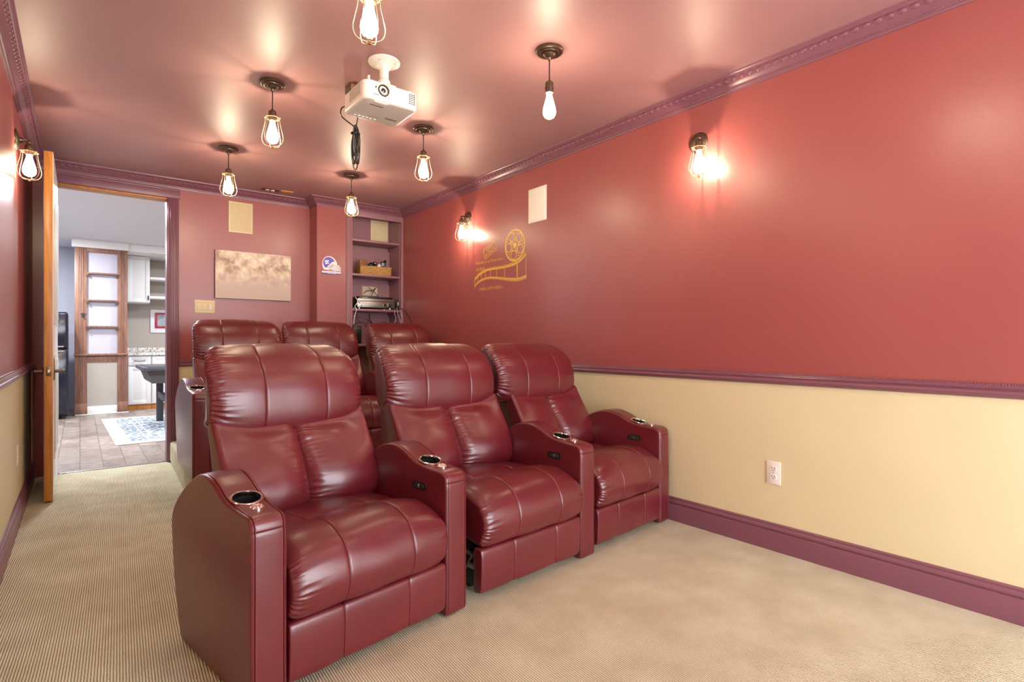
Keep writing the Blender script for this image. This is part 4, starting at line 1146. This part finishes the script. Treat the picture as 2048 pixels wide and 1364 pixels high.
for y, x0, x1, bk in ((FY, -.062, .56, .1), (FY + .03, .55, 2.6, .86)):
    m.prism([(0, 0), (-.02, 0), (-.026, .02), (-.07, .07), (-.085, .085), (-.085, .103), (bk, .103), (bk, 0)], lambda a, b, d: (d, y + a, zz + b), x0 - (.0 if x0 > 0 else .03), x1, 'white_paint')
struct(m.build('trim_9'))
t = thing('wall_shelf_unit', 'stained-wood wall shelf unit with three open shelves, seen through the doorway', 'shelf unit', (0, FY, 0))
for x0, x1 in ((-.061, .076), (.427, .545)):
    m = MB(); m.box(x0, x1, -.014, .018, 0, zz, 'walnut', .002); w = x1 - x0
    for k in (.33, .5, .67): m.box(x0 + w * k - .004, x0 + w * k + .004, -.020, -.012, .17, zz - .01, 'walnut', .002)
    m.build('pilaster', t)
    m = MB(); m.box(x0 - .003, x1 + .003, -.028, .018, .019, .165, 'walnut', .003); m.build('plinth_block', t)
m = MB(); m.box(.076, .427, -.010, .018, 2.315, zz, 'walnut', .002); m.build('top_rail', t)
m = MB(); m.box(.076, .427, -.010, .018, .742, .842, 'walnut', .002); m.build('lower_rail', t)
m = MB(); m.box(-.070, .552, -.050, .018, .842, .870, 'walnut', .004); m.build('ledge', t)
for z in (2.025, 1.640, 1.267):
    m = MB(); m.box(.0765, .4265, -.045, .018, z - .022, z, 'walnut', .002); s = m.build('shelf', t)
    for x in (.080, .405):
        m = MB(); m.box(x, x + .018, -.035, .012, z - .060, z - .0225, 'bronze', .003); m.build('shelf_bracket', s)
m = MB(); st = []
for k in range(10): r = .034 if k % 2 == 0 else .015; a = PI / 2 + k * PI / 5; st.append((.036 + r * math.cos(a), 1.427 + r * math.sin(a)))
m.prism(st, lambda a, b, d: (a, FY + d, b), -.026, -.0205, 'blackmetal'); m.box(.024, .048, FY - .045, FY - .0205, 1.385, 1.405, 'blackmetal', .004)
tag(m.build('bottle_opener'), 'dark star-shaped bottle opener on the wooden shelf unit', 'bottle opener')
# fridge
t = thing('refrigerator', 'glossy black two-door refrigerator seen past the open door', 'refrigerator', (-.38, 9.44, 0))
m = MB(); m.box(-.27, .255, .060, .62, .045, 1.425, 'fridge', .02); m.build('cabinet', t)
m = MB(); m.box(-.27, .255, 0, .057, .955, 1.440, 'fridge', .028, 4); o = m.build('freezer_door', t)
m = MB(); m.tube([(-.10, -.025, .975), (.20, -.025, .975)], .010, 'chrome', 10); m.box(-.11, -.09, -.03, .005, .968, .984, 'chrome', .003); m.box(.19, .21, -.03, .005, .968, .984, 'chrome', .003); m.build('handle', o)
m = MB(); m.box(-.27, .255, 0, .057, .06, .938, 'fridge', .022, 4); o = m.build('fridge_door', t)
m = MB(); m.tube([(-.10, -.025, .915), (.20, -.025, .915)], .010, 'chrome', 10); m.box(-.11, -.09, -.03, .005, .908, .922, 'chrome', .003); m.box(.19, .21, -.03, .005, .908, .922, 'chrome', .003); m.build('handle', o)
m = MB()
for x in (-.23, .20):
    for y in (.1, .56): m.lathe([(0, 0), (.025, 0), (.022, .045), (0, .045)], 'black', (x, y, 0), 14)
m.build('feet', t)
# kitchenette
def panel_door(mb, x0, x1, z0, z1, y):
    mb.box(x0, x1, y, y + .02, z0, z1, 'white_paint', .002)
    fw = min(.055, (x1 - x0) * .2, (z1 - z0) * .3)
    for a in ((x0, x0 + fw, z0, z1), (x1 - fw, x1, z0, z1), (x0 + fw, x1 - fw, z0, z0 + fw), (x0 + fw, x1 - fw, z1 - fw, z1)): mb.box(a[0], a[1], y - .007, y + .001, a[2], a[3], 'white_paint', .002)
def base_cab(x0, x1, label, flip):
    t = thing('base_cabinet', label, 'cabinet', (0, 10.1, 0))
    m = MB(); m.box(x0, x1, .022, .58, .075, .828, 'white_paint'); m.build('body', t)
    m = MB(); m.box(x0, x1, .035, .05, 0, .075, 'oak'); o = m.build('toe_kick', t); o['label'] = 'brown wooden toe kick'
    m = MB(); panel_door(m, x0 + .010, x1 - .008, .675, .812, 0); dr = m.build('drawer', t)
    xc = (x0 + x1) / 2
    m = MB(); m.tube(spline([(xc - .07, -.010, .748), (xc - .06, -.028, .748), (xc, -.032, .742), (xc + .06, -.028, .748), (xc + .07, -.010, .748)], 20), .006, 'blackmetal', 8); m.build('handle', dr)
    m = MB(); panel_door(m, x0 + .010, x1 - .008, .085, .660, 0); m.build('door', t)
base_cab(.568, .868, 'white base cabinet beside the wooden shelf unit, beyond the doorway', 1)
base_cab(.870, 1.50, 'white base cabinet partly hidden behind the dark game table', 0)
m = MB(); m.box(.565, 2.2, 10.07, YE - .002, .8285, .868, 'granite', .004); m.box(.565, 2.2, YE - .022, YE - .002, .868, .940, 'granite', .003)
tag(m.build('countertop'), 'pale granite countertop with a low backsplash over the white base cabinets', 'countertop')
m = MB(); m.box(.95, 1.35, 10.16, 10.45, .8685, .880, 'steel', .005); tag(m.build('tray'), 'flat grey tray on the granite countertop', 'tray')
t = thing('upper_cabinet', 'white wall cabinet with one panelled door beside the wooden shelf unit', 'cabinet', (0, 10.25, 0))
m = MB(); m.box(.570, .862, .022, .4495, 1.650, 2.374, 'white_paint', .002); m.build('body', t)
m = MB(); panel_door(m, .574, .858, 1.655, 2.37, 0); dd = m.build('door', t)
m = MB(); m.box(.834, .848, -.022, -.006, 1.69, 1.76, 'blackmetal', .003); m.build('handle', dd)
for z, w in ((2.055, 'upper'), (1.755, 'lower')):
    m = MB(); m.box(.864, 1.7, 10.27, YE - .002, z - .028, z, 'white_paint', .003); m.box(.864, 1.7, 10.262, 10.272, z - .034, z + .004, 'white_paint', .002)
    tag(m.build('open_shelf'), w + ' white open shelf to the right of the white wall cabinet', 'shelf')
t = thing('framed_picture', 'white-matted picture with a red inner frame on the far wall', 'picture', (1.13, YE, 1.186))
m = MB(); m.box(-.226, .226, -.02, -.001, 0, .380, 'white_paint', .003); m.build('mat', t)
m = MB(); m.box(-.166, .166, -.030, -.020, .073, .330, 'frame_red', .003); m.build('inner_frame', t)
m = MB(); m.box(-.130, .130, -.032, -.0295, .108, .296, 'photo'); m.build('print', t)
# game table
t = thing('game_table', 'dark grey game table on the patterned rug beyond the doorway', 'table', (1.35, 7.98, 0))
m = MB(); m.box(-.79, .79, -.53, .53, .705, .745, 'charcoal', .004); m.build('table_top', t)
m = MB(); m.box(-.74, .74, -.48, .48, .744, .752, 'felt', .002); m.build('playing_bed', t)
m = MB(); m.prism([(-.75, .704), (.75, .704), (.70, .56), (-.70, .56)], lambda a, b, d: (a, d, b), -.50, .50, 'charcoal'); m.build('apron', t)
for x in (-.57, .50):
    for y in (-.50, .43):
        m = MB(); m.box(x, x + .075, y, y + .070, .008, .559, 'charcoal', .003); m.build('leg', t)
    m = MB(); m.box(x + .01, x + .06, -.43, .43, .32, .40, 'charcoal', .003); m.build('stretcher', t)
t = thing('rug', 'blue-grey patterned rug with a pale border on the floor beyond the doorway', 'rug', (1.45, 7.95, 0), R(1.5))
m = MB(); m.box(-1.20, 1.20, -1.17, 1.17, .0, .006, 'rug_border', .002); m.build('border', t)
m = MB(); m.box(-1.06, 1.06, -1.03, 1.03, .0055, .0075, 'rug'); m.build('field', t)
m = MB()
for a in (.90, .84):
    b = a - .03
    for q in ((-a - .02, a + .02, -b - .012, -b), (-a - .02, a + .02, b, b + .012), (-a - .02, -a - .008, -b, b), (a + .008, a + .02, -b, b)): m.box(q[0], q[1], q[2], q[3], .0072, .0082, 'rug_border')
m.build('band', t)

# ------------------------------------------------------------------ light and camera
w = bpy.data.worlds.new('World'); scn.world = w; w.use_nodes = True
bg = w.node_tree.nodes['Background']; bg.inputs['Color'].default_value = (0.90, 0.94, 1.0, 1); bg.inputs['Strength'].default_value = WORLD
def lamp(name, typ, loc, energy, col, size, rot=(0, 0, 0)):
    l = bpy.data.lights.new(name, typ); l.energy = energy; l.color = col
    if typ == 'AREA': l.size = size; l.shape = 'DISK'
    else: l.shadow_soft_size = size
    o = bpy.data.objects.new(name, l); COL.objects.link(o); o.location = loc; o.rotation_euler = rot
for x, y in ((1.9, 7.2), (1.9, 9.2), (-1.0, 7.4), (-.5, 9.0), (.3, 6.6)):
    lamp('fill_beyond', 'AREA', (x, y, ZC2 - .012), OTHER, (.93, .95, 1.0), .22)  # unseen ceiling lamps added to brighten the room beyond the doorway
cam = bpy.data.cameras.new('Camera'); cam.sensor_width = 36; cam.lens = 36 * 1090 / 2048; cam.clip_start = .05
co = bpy.data.objects.new('Camera', cam); COL.objects.link(co); co.location = (0, 0, 1.05); co.rotation_euler = (PI / 2, 0, -R(38.4025)); scn.camera = co
vs_ = scn.view_settings; vs_.view_transform = 'Standard'; vs_.look = 'None'; vs_.gamma = 1; vs_.use_curve_mapping = False; vs_.exposure = EXPO
